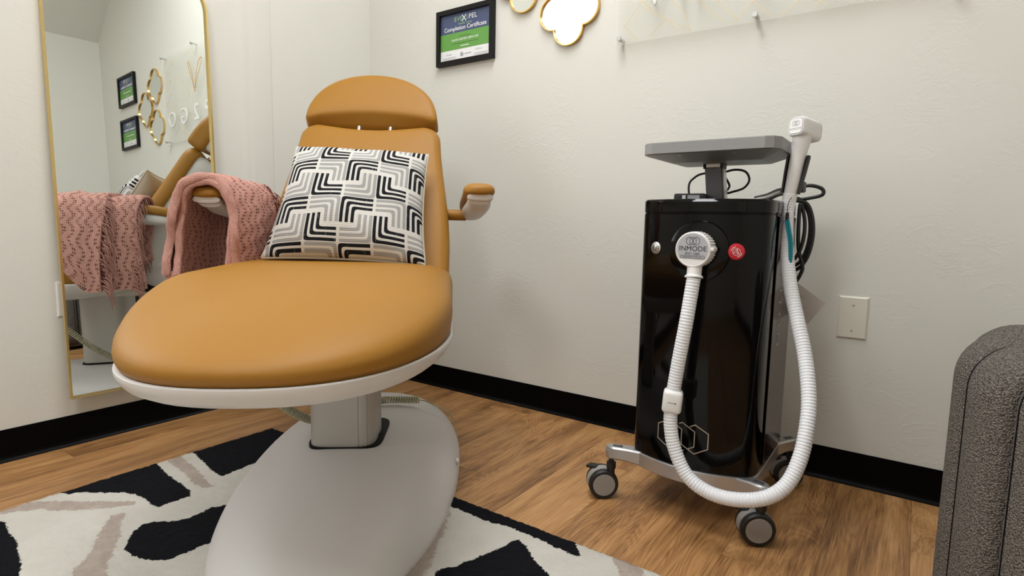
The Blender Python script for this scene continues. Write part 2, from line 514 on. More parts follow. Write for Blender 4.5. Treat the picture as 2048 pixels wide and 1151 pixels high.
def rug_material():
    m = mat('rug_pile', (0.7, 0.66, 0.6), 0.95, spec=0.08)
    t = NT(m); c = t.coord()
    ab = t.new('ShaderNodeAttribute'); ab.attribute_name = 'sd_black'
    at = t.new('ShaderNodeAttribute'); at.attribute_name = 'sd_tan'
    n1 = t.math('SUBTRACT', t.noise(c, 170, 4, 0.7), 0.5)
    n2 = t.math('SUBTRACT', t.noise(c, 60, 5, 0.8), 0.5)
    d = t.math('ADD', ab.outputs['Fac'], t.math('MULTIPLY', n1, 0.016))
    blk = t.math('MULTIPLY_ADD', d, -700.0, 0.5, clamp=True)
    e = t.math('ADD', at.outputs['Fac'], t.math('MULTIPLY', n2, 0.035))
    tan = t.math('MULTIPLY_ADD', e, -260.0, 0.5, clamp=True)
    fib = t.noise(c, 260, 3, 0.7)
    soft = t.noise(c, 14, 5, 0.6)
    cream = t.mix(soft, (0.46, 0.435, 0.38), (0.61, 0.585, 0.525))
    cream = t.mix(t.math('MULTIPLY', fib, 0.35), cream, (0.70, 0.68, 0.63))
    tn = t.mix(t.noise(c, 35, 5, 0.8), (0.24, 0.20, 0.175), (0.56, 0.47, 0.40))
    bk = t.mix(fib, (0.002, 0.002, 0.003), (0.012, 0.0125, 0.016))
    t.link(t.mix(blk, t.mix(tan, cream, tn), bk), t.b.inputs['Base Color'])
    t.bump(t.math('ADD', fib, t.math('MULTIPLY', soft, 0.6)), 0.7, 0.004)
    return m
M['rug'] = rug_material()

def acrylic():
    m = bpy.data.materials.new('clear_acrylic'); m.use_nodes = True
    nt = m.node_tree; n = nt.nodes; b = n['Principled BSDF']
    b.inputs['Base Color'].default_value = (0.86, 0.86, 0.83, 1); b.inputs['Roughness'].default_value = 0.12
    tr = n.new('ShaderNodeBsdfTransparent'); tr.inputs[0].default_value = (0.985, 0.985, 0.975, 1)
    mx = n.new('ShaderNodeMixShader'); mx.inputs[0].default_value = 0.16
    nt.links.new(tr.outputs[0], mx.inputs[1]); nt.links.new(b.outputs[0], mx.inputs[2])
    nt.links.new(mx.outputs[0], n['Material Output'].inputs['Surface'])
    return m
M['acrylic'] = acrylic()
def pane_glass():
    m = acrylic(); m.name = 'window_glass'
    for n in m.node_tree.nodes:
        if n.type == 'MIX_SHADER': n.inputs[0].default_value = 0.03
    return m
M['glass'] = pane_glass()
def laminate():
    m = acrylic(); m.name = 'pink_laminate'
    b = m.node_tree.nodes['Principled BSDF']; b.inputs['Base Color'].default_value = (0.62, 0.52, 0.50, 1)
    for n in m.node_tree.nodes:
        if n.type == 'MIX_SHADER': n.inputs[0].default_value = 0.42
    return m
M['laminate'] = laminate()

# ------------------------------------------------------------------ room shell
XW, YB = 3.55, -4.2          # far side wall, wall behind the camera
def shell():
    # floor slab with planks
    fl = box('floor', (XW / 2, YB / 2, -0.06), (XW + 0.2, -YB + 0.2, 0.09), M['subfloor'])
    props(fl, kind='structure')
    pw, pl = 0.182, 1.22
    bm = bmesh.new()
    add_box(bm, (0, 0, 0), (pw - 0.0004, pl - 0.0004, 0.012), 0.0005, 1)
    me = bpy.data.meshes.new('plank'); bm.to_mesh(me); bm.free(); me.materials.append(M['wood'])
    x = 0.0 + pw / 2 - 0.06
    k = 0
    offs = [0.12, 0.55, 0.93, 0.31, 0.75]
    while x - pw / 2 < XW:
        y = 0.0 - offs[k % 5] * pl + pl / 2 + 0.05
        while y + pl / 2 > YB:
            y0, y1 = max(YB, y - pl / 2), min(0.0, y + pl / 2)
            if y1 - y0 > 0.06:
                o = bpy.data.objects.new('plank', me)
                o.location = (x, (y0 + y1) / 2, -0.006); o.scale = (1, (y1 - y0) / pl, 1)
                COL.objects.link(o); o.parent = fl
            y -= pl
        x += pw; k += 1
    # left wall: plan profile swept up, opening for the added window behind the camera
    H = 3.0
    plan = [(0, -1.5), (0, -0.655), (0.004, -0.645), (0.014, -0.632), (0.024, -0.624), (0.03, -0.615), (0.031, -0.60), (0.0335, -0.537), (0.0325, -0.533), (0.0295, -0.530), (0.0215, 0.0), (-0.15, 0.0), (-0.15, -1.5)]
    parts = [loft([[Vector((x, y, 0)) for x, y in plan], [Vector((x, y, H)) for x, y in plan]])]
    def bx(x0, x1, y0, y1, z0, z1):
        p = [(x0, y0), (x1, y0), (x1, y1), (x0, y1)]
        parts.append(loft([[Vector((a, b, z0)) for a, b in p], [Vector((a, b, z1)) for a, b in p]]))
    bx(-0.15, 0, -2.8, -1.5, 0, 0.95); bx(-0.15, 0, -2.8, -1.5, 2.75, H); bx(-0.15, 0, YB, -2.8, 0, H)
    V, F = merge_geo(parts)
    props(mo('wall_left', V, F, M['wall'], angle=25), kind='structure')
    props(box('wall_right', ((XW) / 2, 0.06, H / 2), (XW + 0.3, 0.12, H), M['wall']), kind='structure')
    props(box('wall_opposite', (XW + 0.06, YB / 2, 1.21), (0.12, -YB + 0.1, 2.42), M['wall']), kind='structure')
    props(box('wall_back', (XW / 2, YB - 0.06, H / 2), (XW + 0.3, 0.12, H), M['wall']), kind='structure')
    # vaulted ceiling: flat, then sloping down to the opposite wall
    prof = [(-0.15, H), (2.88, H), (XW, 2.392), (XW + 0.15, 2.26), (XW + 0.15, 2.36), (2.92, H + 0.1), (-0.15, H + 0.1)]
    V, F = loft([[Vector((x, YB - 0.12, z)) for x, z in prof], [Vector((x, 0.12, z)) for x, z in prof]])
    props(mo('ceiling', V, F, M['ceiling'], smooth=False), kind='structure')
    # cove baseboards
    cove = [(0, 0.1016), (0.003, 0.1016), (0.0034, 0.024), (0.0042, 0.014), (0.0068, 0.0075), (0.0105, 0.0042), (0.0122, 0.0025), (0.0122, 0.0), (0, 0)]
    def skirting(name, path):
        P = [Vector((a, b, 0)) for a, b in path]
        rings = []
        for i, p in enumerate(P):
            d1 = (P[i] - P[i - 1]).normalized() if i else (P[1] - P[0]).normalized()
            d2 = (P[i + 1] - P[i]).normalized() if i < len(P) - 1 else d1
            n1 = Vector((d1.y, -d1.x, 0)); n2 = Vector((d2.y, -d2.x, 0))
            m = (n1 + n2).normalized(); k = 1 / max(0.4, m.dot(n1))
            rings.append([p + m * k * a + Vector((0, 0, z)) for a, z in cove])
        V, F = loft(rings)
        props(mo(name, V, F, M['base_vinyl'], angle=50), kind='structure')
    skirting('baseboard_left', [(0, YB), (0, -0.65), (0.031, -0.615), (0.0335, -0.535), (0.0295, -0.529), (0.0215, -0.0125)])
    skirting('baseboard_right', [(0.0215, 0), (XW, 0)])
    skirting('baseboard_opposite', [(XW, -0.0125), (XW, YB)])
    # unseen window, added behind the camera as a source of soft left light
    fr = bpy.data.objects.new('added_window_1', None); COL.objects.link(fr); fr.location = (-0.075, -2.15, 0.95); props(fr, kind='structure')
    set_off((-0.075, -2.15, 0.95))
    for y0, y1, z0, z1 in ((-2.8, -1.5, 0.95, 1.0), (-2.8, -1.5, 2.70, 2.75), (-2.8, -2.75, 1.0, 2.7), (-1.55, -1.5, 1.0, 2.7), (-2.75, -1.55, 1.60, 1.64)):
        box('window_frame', (-0.075, (y0 + y1) / 2, (z0 + z1) / 2), (0.06, y1 - y0, z1 - z0), M['white_plastic'], fr, 0.004)
    box('window_sill', (-0.02, -2.15, 0.955), (0.11, 1.298, 0.02), M['white_plastic'], fr, 0.004)
    box('window_pane', (-0.085, -2.15, 1.30), (0.004, 1.2, 0.60), M['glass'], fr)
    box('window_pane', (-0.085, -2.15, 2.17), (0.004, 1.2, 1.06), M['glass'], fr)
    set_off((0, 0, 0))
    # ceiling panels
    for i, (px, py, pwr) in enumerate(PANELS):
        set_off((px, py, PANEL_Z))
        e = empty('ceiling_light', (px, py, PANEL_Z), ['flat white ceiling light panel above the treatment chair', 'flat white ceiling light panel towards the back of the room'][i], 'ceiling light', group='ceiling light panels')
        for dx, dy, sx, sy in ((0, 0.6, 0.6, 0.03), (0, -0.6, 0.6, 0.03), (0.3, 0, 0.03, 1.23), (-0.3, 0, 0.03, 1.23)):
            box('frame', (px + dx, py + dy, PANEL_Z), (sx, sy, 0.03), M['white_plastic'], e, 0.003)
        box('diffuser', (px, py, PANEL_Z), (0.57, 1.17, 0.008), M['diffuser'], e)
        set_off((0, 0, 0))
shell()

# ------------------------------------------------------------------ rug
def sd_poly(PX, PY, poly):
    poly = np.array(poly); n = len(poly)
    d = np.full(PX.shape, 1e9); inside = np.zeros(PX.shape, bool)
    for i in range(n):
        ax, ay = poly[i]; bx, by = poly[(i + 1) % n]
        ex, ey = bx - ax, by - ay
        t = np.clip(((PX - ax) * ex + (PY - ay) * ey) / (ex * ex + ey * ey + 1e-12), 0, 1)
        d = np.minimum(d, np.hypot(PX - ax - t * ex, PY - ay - t * ey))
        c = ((ay > PY) != (by > PY)) & (PX < (bx - ax) * (PY - ay) / (by - ay + 1e-12) + ax)
        inside ^= c
    return np.where(inside, -d, d)

CH = Vector((0.88, -0.83, 0)); PHI = R(39)
U_ = Vector((math.sin(PHI), -math.cos(PHI), 0)); V_ = Vector((-U_.y, U_.x, 0))
BASE_A, BASE_B, BASE_W, BASE_T = 0.75, 0.64, 0.309, 0.021

BLACK = [
 [(0.390, -1.44), (0.380, -1.356), (0.380, -1.266), (0.380, -1.19), (0.448, -1.2), (0.512, -1.21), (0.594, -1.214), (0.662, -1.22), (0.698, -1.232), (0.696, -1.258), (0.698, -1.313), (0.677, -1.32), (0.627, -1.316), (0.571, -1.319), (0.531, -1.337), (0.494, -1.368), (0.444, -1.402), (0.429, -1.428)],
 [(0.380, -1.080), (0.380, -0.92), (0.380, -0.77), (0.47, -0.77), (0.522, -0.866), (0.636, -1.004), (0.642, -1.062), (0.649, -1.122), (0.574, -1.115), (0.496, -1.1)],
 [(0.845, -1.452), (0.81, -1.429), (0.774, -1.405), (0.756, -1.375), (0.774, -1.346), (0.806, -1.325), (0.816, -1.284), (0.807, -1.239), (0.82, -1.21), (0.841, -1.166), (0.982, -1.247), (0.969, -1.313), (0.966, -1.354), (0.966, -1.401), (0.944, -1.431), (0.894, -1.448)],
 [(0.403, -1.639), (0.471, -1.579), (0.481, -1.571), (0.55, -1.582), (0.607, -1.582), (0.68, -1.596), (0.741, -1.608), (0.779, -1.622), (0.856, -1.646), (0.80, -1.80), (0.5, -1.82)],
 [(1.15, -0.78), (1.356, -0.78), (1.512, -0.78), (1.648, -0.78), (1.654, -0.809), (1.675, -0.832), (1.692, -0.853), (1.667, -0.852), (1.622, -0.851), (1.578, -0.847), (1.528, -0.843), (1.474, -0.843), (1.422, -0.854), (1.362, -0.851), (1.304, -0.85), (1.15, -0.85)],
 [(1.466, -1.088), (1.465, -1.076), (1.485, -1.049), (1.501, -0.997), (1.519, -0.939), (1.534, -0.876), (1.553, -0.881), (1.583, -0.901), (1.619, -0.928), (1.665, -0.951), (1.706, -0.979), (1.70, -1.14), (1.517, -1.18)],
]
TAN = [
 [(0.375, -1.16), (0.385, -1.118), (0.484, -1.134), (0.555, -1.141), (0.634, -1.161), (0.691, -1.166), (0.679, -1.191), (0.636, -1.193), (0.564, -1.181), (0.485, -1.171)],
 [(0.375, -1.60), (0.385, -1.562), (0.395, -1.534), (0.411, -1.499), (0.454, -1.459), (0.517, -1.414), (0.614, -1.337), (0.638, -1.349), (0.598, -1.393), (0.56, -1.44), (0.52, -1.471), (0.47, -1.504), (0.439, -1.545), (0.421, -1.593)],
 [(0.65, -1.406), (0.656, -1.384), (0.668, -1.38), (0.703, -1.404), (0.763, -1.428), (0.805, -1.455), (0.848, -1.476), (0.873, -1.496), (0.925, -1.512), (0.971, -1.538), (0.912, -1.583), (0.845, -1.548), (0.817, -1.519), (0.789, -1.495), (0.734, -1.465), (0.692, -1.436)],
 [(1.738, -0.787), (1.768, -0.786), (1.81, -0.80), (1.837, -0.829), (1.869, -0.879), (1.841, -0.927), (1.794, -0.862), (1.766, -0.831)],
 [(1.335, -0.894), (1.30, -0.86), (1.371, -0.957), (1.407, -1.026), (1.438, -1.077), (1.454, -1.116), (1.40, -1.19), (1.34, -1.10), (1.27, -0.92)],
]
def rug():
    x0, x1, y0, y1 = 0.396, 1.95, -2.55, -0.800
    st = 0.0075
    nx, ny = int((x1 - x0) / st) + 1, int((y1 - y0) / st) + 1
    gx = np.linspace(x0, x1, nx); gy = np.linspace(y0, y1, ny)
    X, Y = np.meshgrid(gx, gy)
    edge = np.minimum.reduce([X - x0, x1 - X, Y - y0, y1 - Y])
    Z = 0.012 - 0.004 * np.exp(-edge / 0.006) + rng.uniform(-0.0016, 0.0016, X.shape)
    Xj = X + np.where(edge < 1e-6, 0.0, 1) * rng.uniform(-0.002, 0.002, X.shape)
    Yj = Y + np.where(edge < 1e-6, 0.0, 1) * rng.uniform(-0.002, 0.002, X.shape)
    sb = np.minimum.reduce([sd_poly(X, Y, p) for p in BLACK])
    stn = np.minimum.reduce([sd_poly(X, Y, p) for p in TAN])
    V = np.stack([Xj, Yj, Z], -1).reshape(-1, 3)
    S = (X - CH.x) * U_.x + (Y - CH.y) * U_.y; T = (X - CH.x) * V_.x + (Y - CH.y) * V_.y
    A = np.where(S > 0, BASE_A, BASE_B)
    rho = (np.abs(S / A) ** 2.15 + np.abs((T - BASE_T) / BASE_W) ** 2.15) ** (1 / 2.15)
    keep = rho > 0.965
    idx = np.arange(nx * ny).reshape(ny, nx)
    ok = keep[:-1, :-1] & keep[1:, :-1] & keep[:-1, 1:] & keep[1:, 1:]
    q = np.stack([idx[:-1, :-1], idx[:-1, 1:], idx[1:, 1:], idx[1:, :-1]], -1)[ok]
    # skirt down to the floor round the border
    bl = list(idx[0, :]) + list(idx[1:, -1]) + list(idx[-1, -2::-1]) + list(idx[-2:0:-1, 0])
    nb = len(V)
    V2 = np.concatenate([V, np.stack([V[bl][:, 0], V[bl][:, 1], np.zeros(len(bl))], -1)])
    faces = [tuple(int(i) for i in f) for f in q]
    for k in range(len(bl)):
        k2 = (k + 1) % len(bl)
        if rho.reshape(-1)[bl[k]] > 0.965 and rho.reshape(-1)[bl[k2]] > 0.965:
            faces.append((int(bl[k]), nb + k, nb + k2, int(bl[k2])))
    me = bpy.data.meshes.new('area_rug')
    me.from_pydata(V2.tolist(), [], faces)
    for nm, arr in (('sd_black', sb), ('sd_tan', stn)):
        a = me.attributes.new(nm, 'FLOAT', 'POINT')
        full = np.concatenate([arr.reshape(-1), arr.reshape(-1)[bl]]).astype(np.float32)
        a.data.foreach_set('value', full)
    for p in me.polygons: p.use_smooth = True
    me.materials.append(M['rug'])
    o = bpy.data.objects.new('area_rug', me); COL.objects.link(o)
    props(o, 'cream shag area rug with black patches and taupe strokes under the treatment chair', 'rug')
rug()

# ------------------------------------------------------------------ wall mirror
def rounded_top_rect(w, h, r, rb=0.004, inset=0.0):
    w2 = w / 2 - inset; b = inset; t = h - inset; r = max(0.001, r - inset); rb = max(0.0005, rb - inset)
    pts = []
    for cx, cz, rr, a0 in ((w2 - rb, b + rb, rb, -90), (w2 - r, t - r, r, 0), (-w2 + r, t - r, r, 90), (-w2 + rb, b + rb, rb, 180)):
        for k in range(9):
            a = R(a0 + 90 * k / 8)
            pts.append((cx + rr * math.cos(a), cz + rr * math.sin(a)))
    return pts
def frame_geo(outer, inner, d0, d1, to3):
    rings = [[to3(x, y, d0) for x, y in outer], [to3(x, y, d1) for x, y in outer], [to3(x, y, d1) for x, y in inner], [to3(x, y, d0) for x, y in inner]]
    n = len(outer); V = [p for r in rings for p in r]; F = []
    for i in range(4):
        for j in range(n):
            a = i * n + j; b = i * n + (j + 1) % n; c = ((i + 1) % 4) * n
            F.append((a, b, c + (j + 1) % n, c + j))
    return V, F
def wall_mirror():
    a, b = R(1.5), R(-1.2)
    n = Vector((math.cos(a) * math.cos(b), math.sin(b), math.sin(a))).normalized()
    yax = (Vector((0, 1, 0)) - n * n.y).normalized()
    zax = n.cross(yax) if n.cross(yax).z > 0 else -n.cross(yax)
    org = Vector((0.045, -1.037, 0.167))
    to3 = lambda x, y, d: org + yax * x + zax * y + n * d
    set_off(org)
    e = empty('wall_mirror', org, 'tall gold-framed mirror with rounded top corners on the left wall', 'mirror')
    W, H = 0.508, 1.475
    V, F = frame_geo(rounded_top_rect(W, H, 0.12), rounded_top_rect(W, H, 0.12, inset=0.0065), -0.006, 0.010, to3)
    mo('mirror_frame', V, F, M['mirror_gold'], e, angle=30)
    g = rounded_top_rect(W, H, 0.12, inset=0.006)
    V, F = loft([[to3(x, y, -0.004) for x, y in g], [to3(x, y, 0.0) for x, y in g]])
    mo('mirror_glass', V, F, M['mirror'], e, smooth=False)
    set_off((0, 0, 0))
wall_mirror()

# ------------------------------------------------------------------ wall things
WT = lambda x, z, y: axis_mtx((x, y, z), (0, -1, 0), (1, 0, 0))          # text on the right wall
def certificate(x0, x1, z0, z1, label, tilt=0.0):
    cx, cz = (x0 + x1) / 2, (z0 + z1) / 2
    set_off((cx, -0.012, cz))
    e = empty('certificate_frame', (cx, -0.012, cz), label, 'certificate', group='framed certificates')
    W, H = x1 - x0, z1 - z0
    to3 = lambda x, y, d: Vector((cx + x, -0.002 - d, cz + y))
    outer = [(-W / 2, -H / 2), (W / 2, -H / 2), (W / 2, H / 2), (-W / 2, H / 2)]
    fw = 0.019
    inner = [(-W / 2 + fw, -H / 2 + fw), (W / 2 - fw, -H / 2 + fw), (W / 2 - fw, H / 2 - fw), (-W / 2 + fw, H / 2 - fw)]
    V, F = frame_geo(outer, inner, 0.0, 0.020, to3)
    mo('frame', V, F, M['black_frame'], e, smooth=False)
    w, h = W - 2 * fw, H - 2 * fw
    y = -0.010
    pz = lambda f: cz + h / 2 - f * h       # fraction from top
    pap = box('paper', (cx, y, cz), (w + 0.002, 0.002, h + 0.002), M['paper'], e)
    box('navy_band', (cx, y - 0.0012, pz(0.205)), (w + 0.002, 0.0006, h * 0.41), M['navy'], pap)
    box('green_band', (cx, y - 0.0012, pz(0.59)), (w + 0.002, 0.0006, h * 0.36), M['green'], pap)
    yt = y - 0.0018
    text('lettering', 'EVE', 0.026, WT(cx - w * 0.135, pz(0.13), yt), M['pale_green'], pap, spacing=1.15)
    text('lettering', 'X', 0.038, WT(cx - w * 0.02, pz(0.135), yt), M['white_ink'], pap)
    text('lettering', 'I', 0.026, WT(cx + w * 0.04, pz(0.13), yt), M['pale_green'], pap)
    text('lettering', 'PEL', 0.028, WT(cx + w * 0.155, pz(0.125), yt), M['white_ink'], pap, spacing=1.1)
    text('lettering', 'EvexiPEL Training', 0.010, WT(cx, pz(0.235), yt), M['pale_green'], pap)
    text('lettering', 'Completion Certificate', 0.0245, WT(cx, pz(0.325), yt), M['white_ink'], pap, extrude=0.0004)
    box('print_line', (cx, yt, pz(0.50)), (w * 0.22, 0.0003, 0.0022), M['dark_green'], pap)
    text('lettering', 'ALEXIS REESTER APRN-CNP', 0.0118, WT(cx, pz(0.57), yt), M['white_ink'], pap)
    box('print_line', (cx, yt, pz(0.645)), (w * 0.52, 0.0003, 0.0020), M['dark_green'], pap)
    box('print_line', (cx, yt, pz(0.71)), (w * 0.17, 0.0003, 0.0030), M['white_ink'], pap)
    def squig(x, f, n, s, m):
        P = [(x + s * 0.5 * k, pz(f) + s * (0.5 * math.sin(k * 1.9) + 0.25 * math.cos(k * 3.1))) for k in range(n)]
        V, F = poly_ribbon(P, 0.0007, lambda a, b, d: Vector((a, yt - d, b)))
        mo('signature', V, F, m, pap, smooth=False)
    squig(cx - w * 0.40, 0.86, 12, 0.0065, M['grey_ink']); squig(cx + w * 0.20, 0.84, 14, 0.0065, M['grey_ink'])
    for xx in (-0.32, 0.32):
        for ff in (0.925, 0.955):
            box('print_line', (cx + xx * w, yt, pz(ff)), (w * 0.26, 0.0003, 0.0011), M['grey_ink'], pap)
    lathe('seal', [(0.0, 0), (0.0085, 0), (0.0085, 0.0004), (0.0, 0.0004)], axis_mtx((cx - w * 0.06, yt, pz(0.89)), (0, -1, 0)), M['grey_ink'], pap, 16)
    box('print_line', (cx + w * 0.06, yt, pz(0.89)), (w * 0.14, 0.0003, 0.003), M['label_grey'], pap)
    set_off((0, 0, 0))
certificate(0.474, 0.783, 1.436, 1.665, 'black-framed completion certificate with navy and green print on the wall above the headrest')
certificate(2.83, 3.155, 1.785, 2.02, 'upper of the two framed certificates seen in the tall mirror')
certificate(2.83, 3.155, 1.45, 1.685, 'lower of the two framed certificates seen in the tall mirror')

def quatrefoil(cx, cz, label, r=0.0625):
    set_off((cx, -0.01, cz))
    e = empty('quatrefoil_mirror', (cx, -0.01, cz), label, 'mirror', group='gold quatrefoil wall mirrors')
    def outline(dr):
        pts = []
        rr = r + dr
        for q in range(4):
            for k in range(24):
                dl = R(-45 + 90 * k / 24)
                rho = r * math.cos(dl) + math.sqrt(max(0.0, rr * rr - (r * math.sin(dl)) ** 2))
                a = R(q * 90) + dl
                pts.append((rho * math.cos(a), rho * math.sin(a)))
        return pts
    to3 = lambda x, y, d: Vector((cx + x, -0.001 - d, cz + y))
    V, F = frame_geo(outline(0.0015), outline(-0.0028), 0.0, 0.0145, to3)
    mo('frame', V, F, M['gold'], e, angle=30)
    g = outline(-0.002)
    V, F = loft([[to3(x, y, 0.003) for x, y in g], [to3(x, y, 0.007) for x, y in g]])
    mo('glass', V, F, M['mirror'], e, smooth=False)
    set_off((0, 0, 0))
quatrefoil(0.924, 1.712, 'smaller-looking gold quatrefoil mirror cut by the top edge, nearest the certificate')
quatrefoil(1.130, 1.557, 'gold quatrefoil mirror hanging between the certificate and the clear acrylic sign')
quatrefoil(2.475, 1.845, 'topmost of the three quatrefoil mirrors seen in the tall mirror')
quatrefoil(2.670, 1.705, 'middle quatrefoil of the three seen in the tall mirror, closest to its certificates')
quatrefoil(2.480, 1.550, 'lowest of the three quatrefoil mirrors seen in the tall mirror')

def acrylic_sign():
    x0, x1, z0, z1 = 1.330, 2.300, 1.392, 2.020
    cx, cz = (x0 + x1) / 2, (z0 + z1) / 2
    set_off((cx, -0.03, cz))
    e = empty('acrylic_sign', (cx, -0.03, cz), 'clear acrylic wall sign with thin gold diamond lines on steel standoffs', 'sign')
    box('panel', (cx, -0.030, cz), (x1 - x0, 0.005, z1 - z0), M['acrylic'], e, 0.0008, 1)
    t3 = lambda x, y, d: Vector((x, -0.0327 - d, y))
    pol = [[(1.422, 1.513), (1.369, 1.453), (1.42, 1.397)], [(1.40, 1.54), (1.433, 1.521), (1.486, 1.46), (1.422, 1.513)],
           [(1.456, 1.402), (1.514, 1.451), (1.561, 1.404)], [(1.43, 1.525), (1.486, 1.47), (1.602, 1.400), (1.582, 1.451), (1.535, 1.508)],
           [(1.60, 1.52), (1.637, 1.475), (1.714, 1.403)], [(1.66, 1.50), (1.681, 1.479), (1.753, 1.402)],
           [(1.735, 1.40), (1.792, 1.455), (1.847, 1.401)], [(1.87, 1.399), (1.877, 1.407), (1.886, 1.400)],
           [(1.886, 1.400), (1.920, 1.433), (1.97, 1.485)], [(1.962, 1.402), (1.976, 1.421), (2.02, 1.47)], [(1.976, 1.421), (1.998, 1.401)],
           [(2.03, 1.46), (2.09, 1.40)]]
    rnd = random.Random(3)
    for k in range(46):          # the fainter diamonds over the rest of the panel
        px, pz = rnd.uniform(x0 + 0.05, x1 - 0.05), rnd.uniform(1.56, z1 - 0.06)
        s = rnd.choice([-1, 1]); l = rnd.uniform(0.03, 0.11)
        qx, qz = px + l, pz + s * l
        pts = [(px, pz), (qx, qz)]
        if rnd.random() < 0.6: pts.append((qx + l * 0.5, qz - s * l * 0.5))
        if all(x0 + 0.01 < a < x1 - 0.01 and z0 + 0.01 < b < z1 - 0.01 for a, b in pts): pol.append(pts)
    V, F = merge_geo([poly_ribbon(p, 0.0012, t3) for p in pol])
    mo('gold_line_pattern', V, F, M['gold_ink'], e, smooth=False)
    for ch, x in (('V', 1.475), ('I', 1.562), ('P', 1.633), ('2', 1.794), ('G', 1.975), ('O', 2.165)):
        text('letter', ch, 0.150, axis_mtx((x, -0.0335, 1.55), (0, -1, 0), (1, 0, 0)), M['sign_letter'], e, extrude=0.0015)
    def heart(side):
        b = (1.80, 1.688)
        top = (1.873, 1.888) if side > 0 else (1.683, 1.882)
        dx = top[0] - b[0]
        return [(b[0] - 0.01 * side, b[1] - 0.004), (b[0] + dx * 0.45, b[1] + 0.09), (b[0] + dx * 1.02, b[1] + 0.175), (top[0] - 0.008 * side, top[1] + 0.002),
                (b[0] + dx * 0.55, b[1] + 0.165), (b[0] + dx * 0.2, b[1] + 0.08), (b[0] + 0.012 * side, b[1] + 0.02)]
    for sd in (1, -1):
        P = [(p.x, p.y) for p in catmull([(a, c, 0) for a, c in heart(sd)], 8)]
        V, F = poly_ribbon(P, 0.006, t3)
        mo('heart_stroke', V, F, M['heart_gold'], e, smooth=False)
    for x in (1.351, 1.800, 2.275):
        for z in (1.412, 1.998):
            lathe('standoff', [(0.006, -0.031), (0.006, 0.0026), (0.0085, 0.0026), (0.009, 0.004), (0.009, 0.009), (0.008, 0.0105), (0.0, 0.0105)],
                  axis_mtx((x, -0.0315, z), (0, -1, 0)), M['steel'], e, 20)
    set_off((0, 0, 0))
acrylic_sign()

def wall_plate(origin, n, xdir, w, h, label, mt):
    set_off(origin)
    e = empty('blank_wall_plate', origin, label, 'wall plate', group='blank wall plates')
    m = axis_mtx(origin, n, xdir)
    def ring(k, d): return [m @ Vector((a * (w / 2 - k), b * (h / 2 - k), d)) for a, b in ((-1, -1), (1, -1), (1, 1), (-1, 1))]
    V, F = loft([ring(0, 0.0003), ring(0, 0.002), ring(0.0045, 0.006)])
    mo('plate', V, F, mt, e, smooth=False)
    for yy in (0.60, -0.60):
        lathe('screw', [(0, 0.0058), (0.0032, 0.0058), (0.0030, 0.0072), (0.0, 0.0076)], m @ Matrix.Translation((0, yy * h / 2 * 1.0, 0)), M['screw'], e, 14)
    set_off((0, 0, 0))
wall_plate((2.122, 0, 0.507), (0, -1, 0), (1, 0, 0), 0.0775, 0.126, 'ivory blank wall plate with two screws right of the laser machine', M['ivory'])
wall_plate((0, -1.262, 0.492), (1, 0, 0), (0, 1, 0), 0.072, 0.114, 'white wall plate half hidden behind the left edge of the tall mirror', M['white_plastic'])

# ------------------------------------------------------------------ treatment chair (local s forward, t to its left-hand viewer right, z up)
CH_ROT = math.atan2(U_.y, U_.x)
def chair_world(s, t, z): return CH + U_ * s + V_ * t + Vector((0, 0, z))
def seat_outline(scale=1.0, inset=0.0, n=72):
    a_f, b = 0.54, 0.320
    s1, s0 = 0.35, -0.02
    pts = []
    for k in range(n // 2 + 1):                 # front half, right to left... t from +b to -b
        th = math.pi / 2 - math.pi * k / (n // 2)
        c, s = math.cos(th), math.sin(th)
        e = 2 / 2.4
        pts.append((s1 + a_f * abs(c) ** e, b * math.copysign(abs(s) ** e, s)))
    for k in range(1, n // 2):                  # back half, rounder corners
        th = -math.pi / 2 - math.pi * k / (n // 2)
        c, s = math.cos(th), math.sin(th)
        e = 2 / 4.5
        pts.append((s0 - 0.15 * abs(c) ** e if abs(c) > 1e-6 else s0, b * math.copysign(abs(s) ** e, s)))
    cs = 0.32
    out = []
    for s, t in pts:
        k = 1 - inset / 0.3
        out.append((cs + (s - cs) * scale * (1 - inset / 0.55), t * scale * k - 0.02 * smooth01((0.5 - s) / 0.4)))
    return out

def smooth01(x):
    x = max(0.0, min(1.0, x)); return x * x * (3 - 2 * x)
BK_O = Vector((-0.02, 0, 0.56)); BK_E = Vector((-0.542, 0, 0.840)).normalized(); BK_N = Vector((0.840, 0, 0.542)).normalized()
def bk(t, l, n): return BK_O + BK_E * l + BK_N * n + Vector((0, t, 0))

def pad_geo(outline, prof, centre):
    """outline [(t, l)], prof [(inset, n)] -> cushion on the back plane"""
    rings = []
    cx, cl = centre
    ext_t = max(abs(t - cx) for t, l in outline); ext_l = max(abs(l - cl) for t, l in outline)
    for ins, n in prof:
        rings.append([bk(cx + (t - cx) * (1 - ins / ext_t), cl + (l - cl) * (1 - ins / ext_l), n) for t, l in outline])
    return loft(rings)

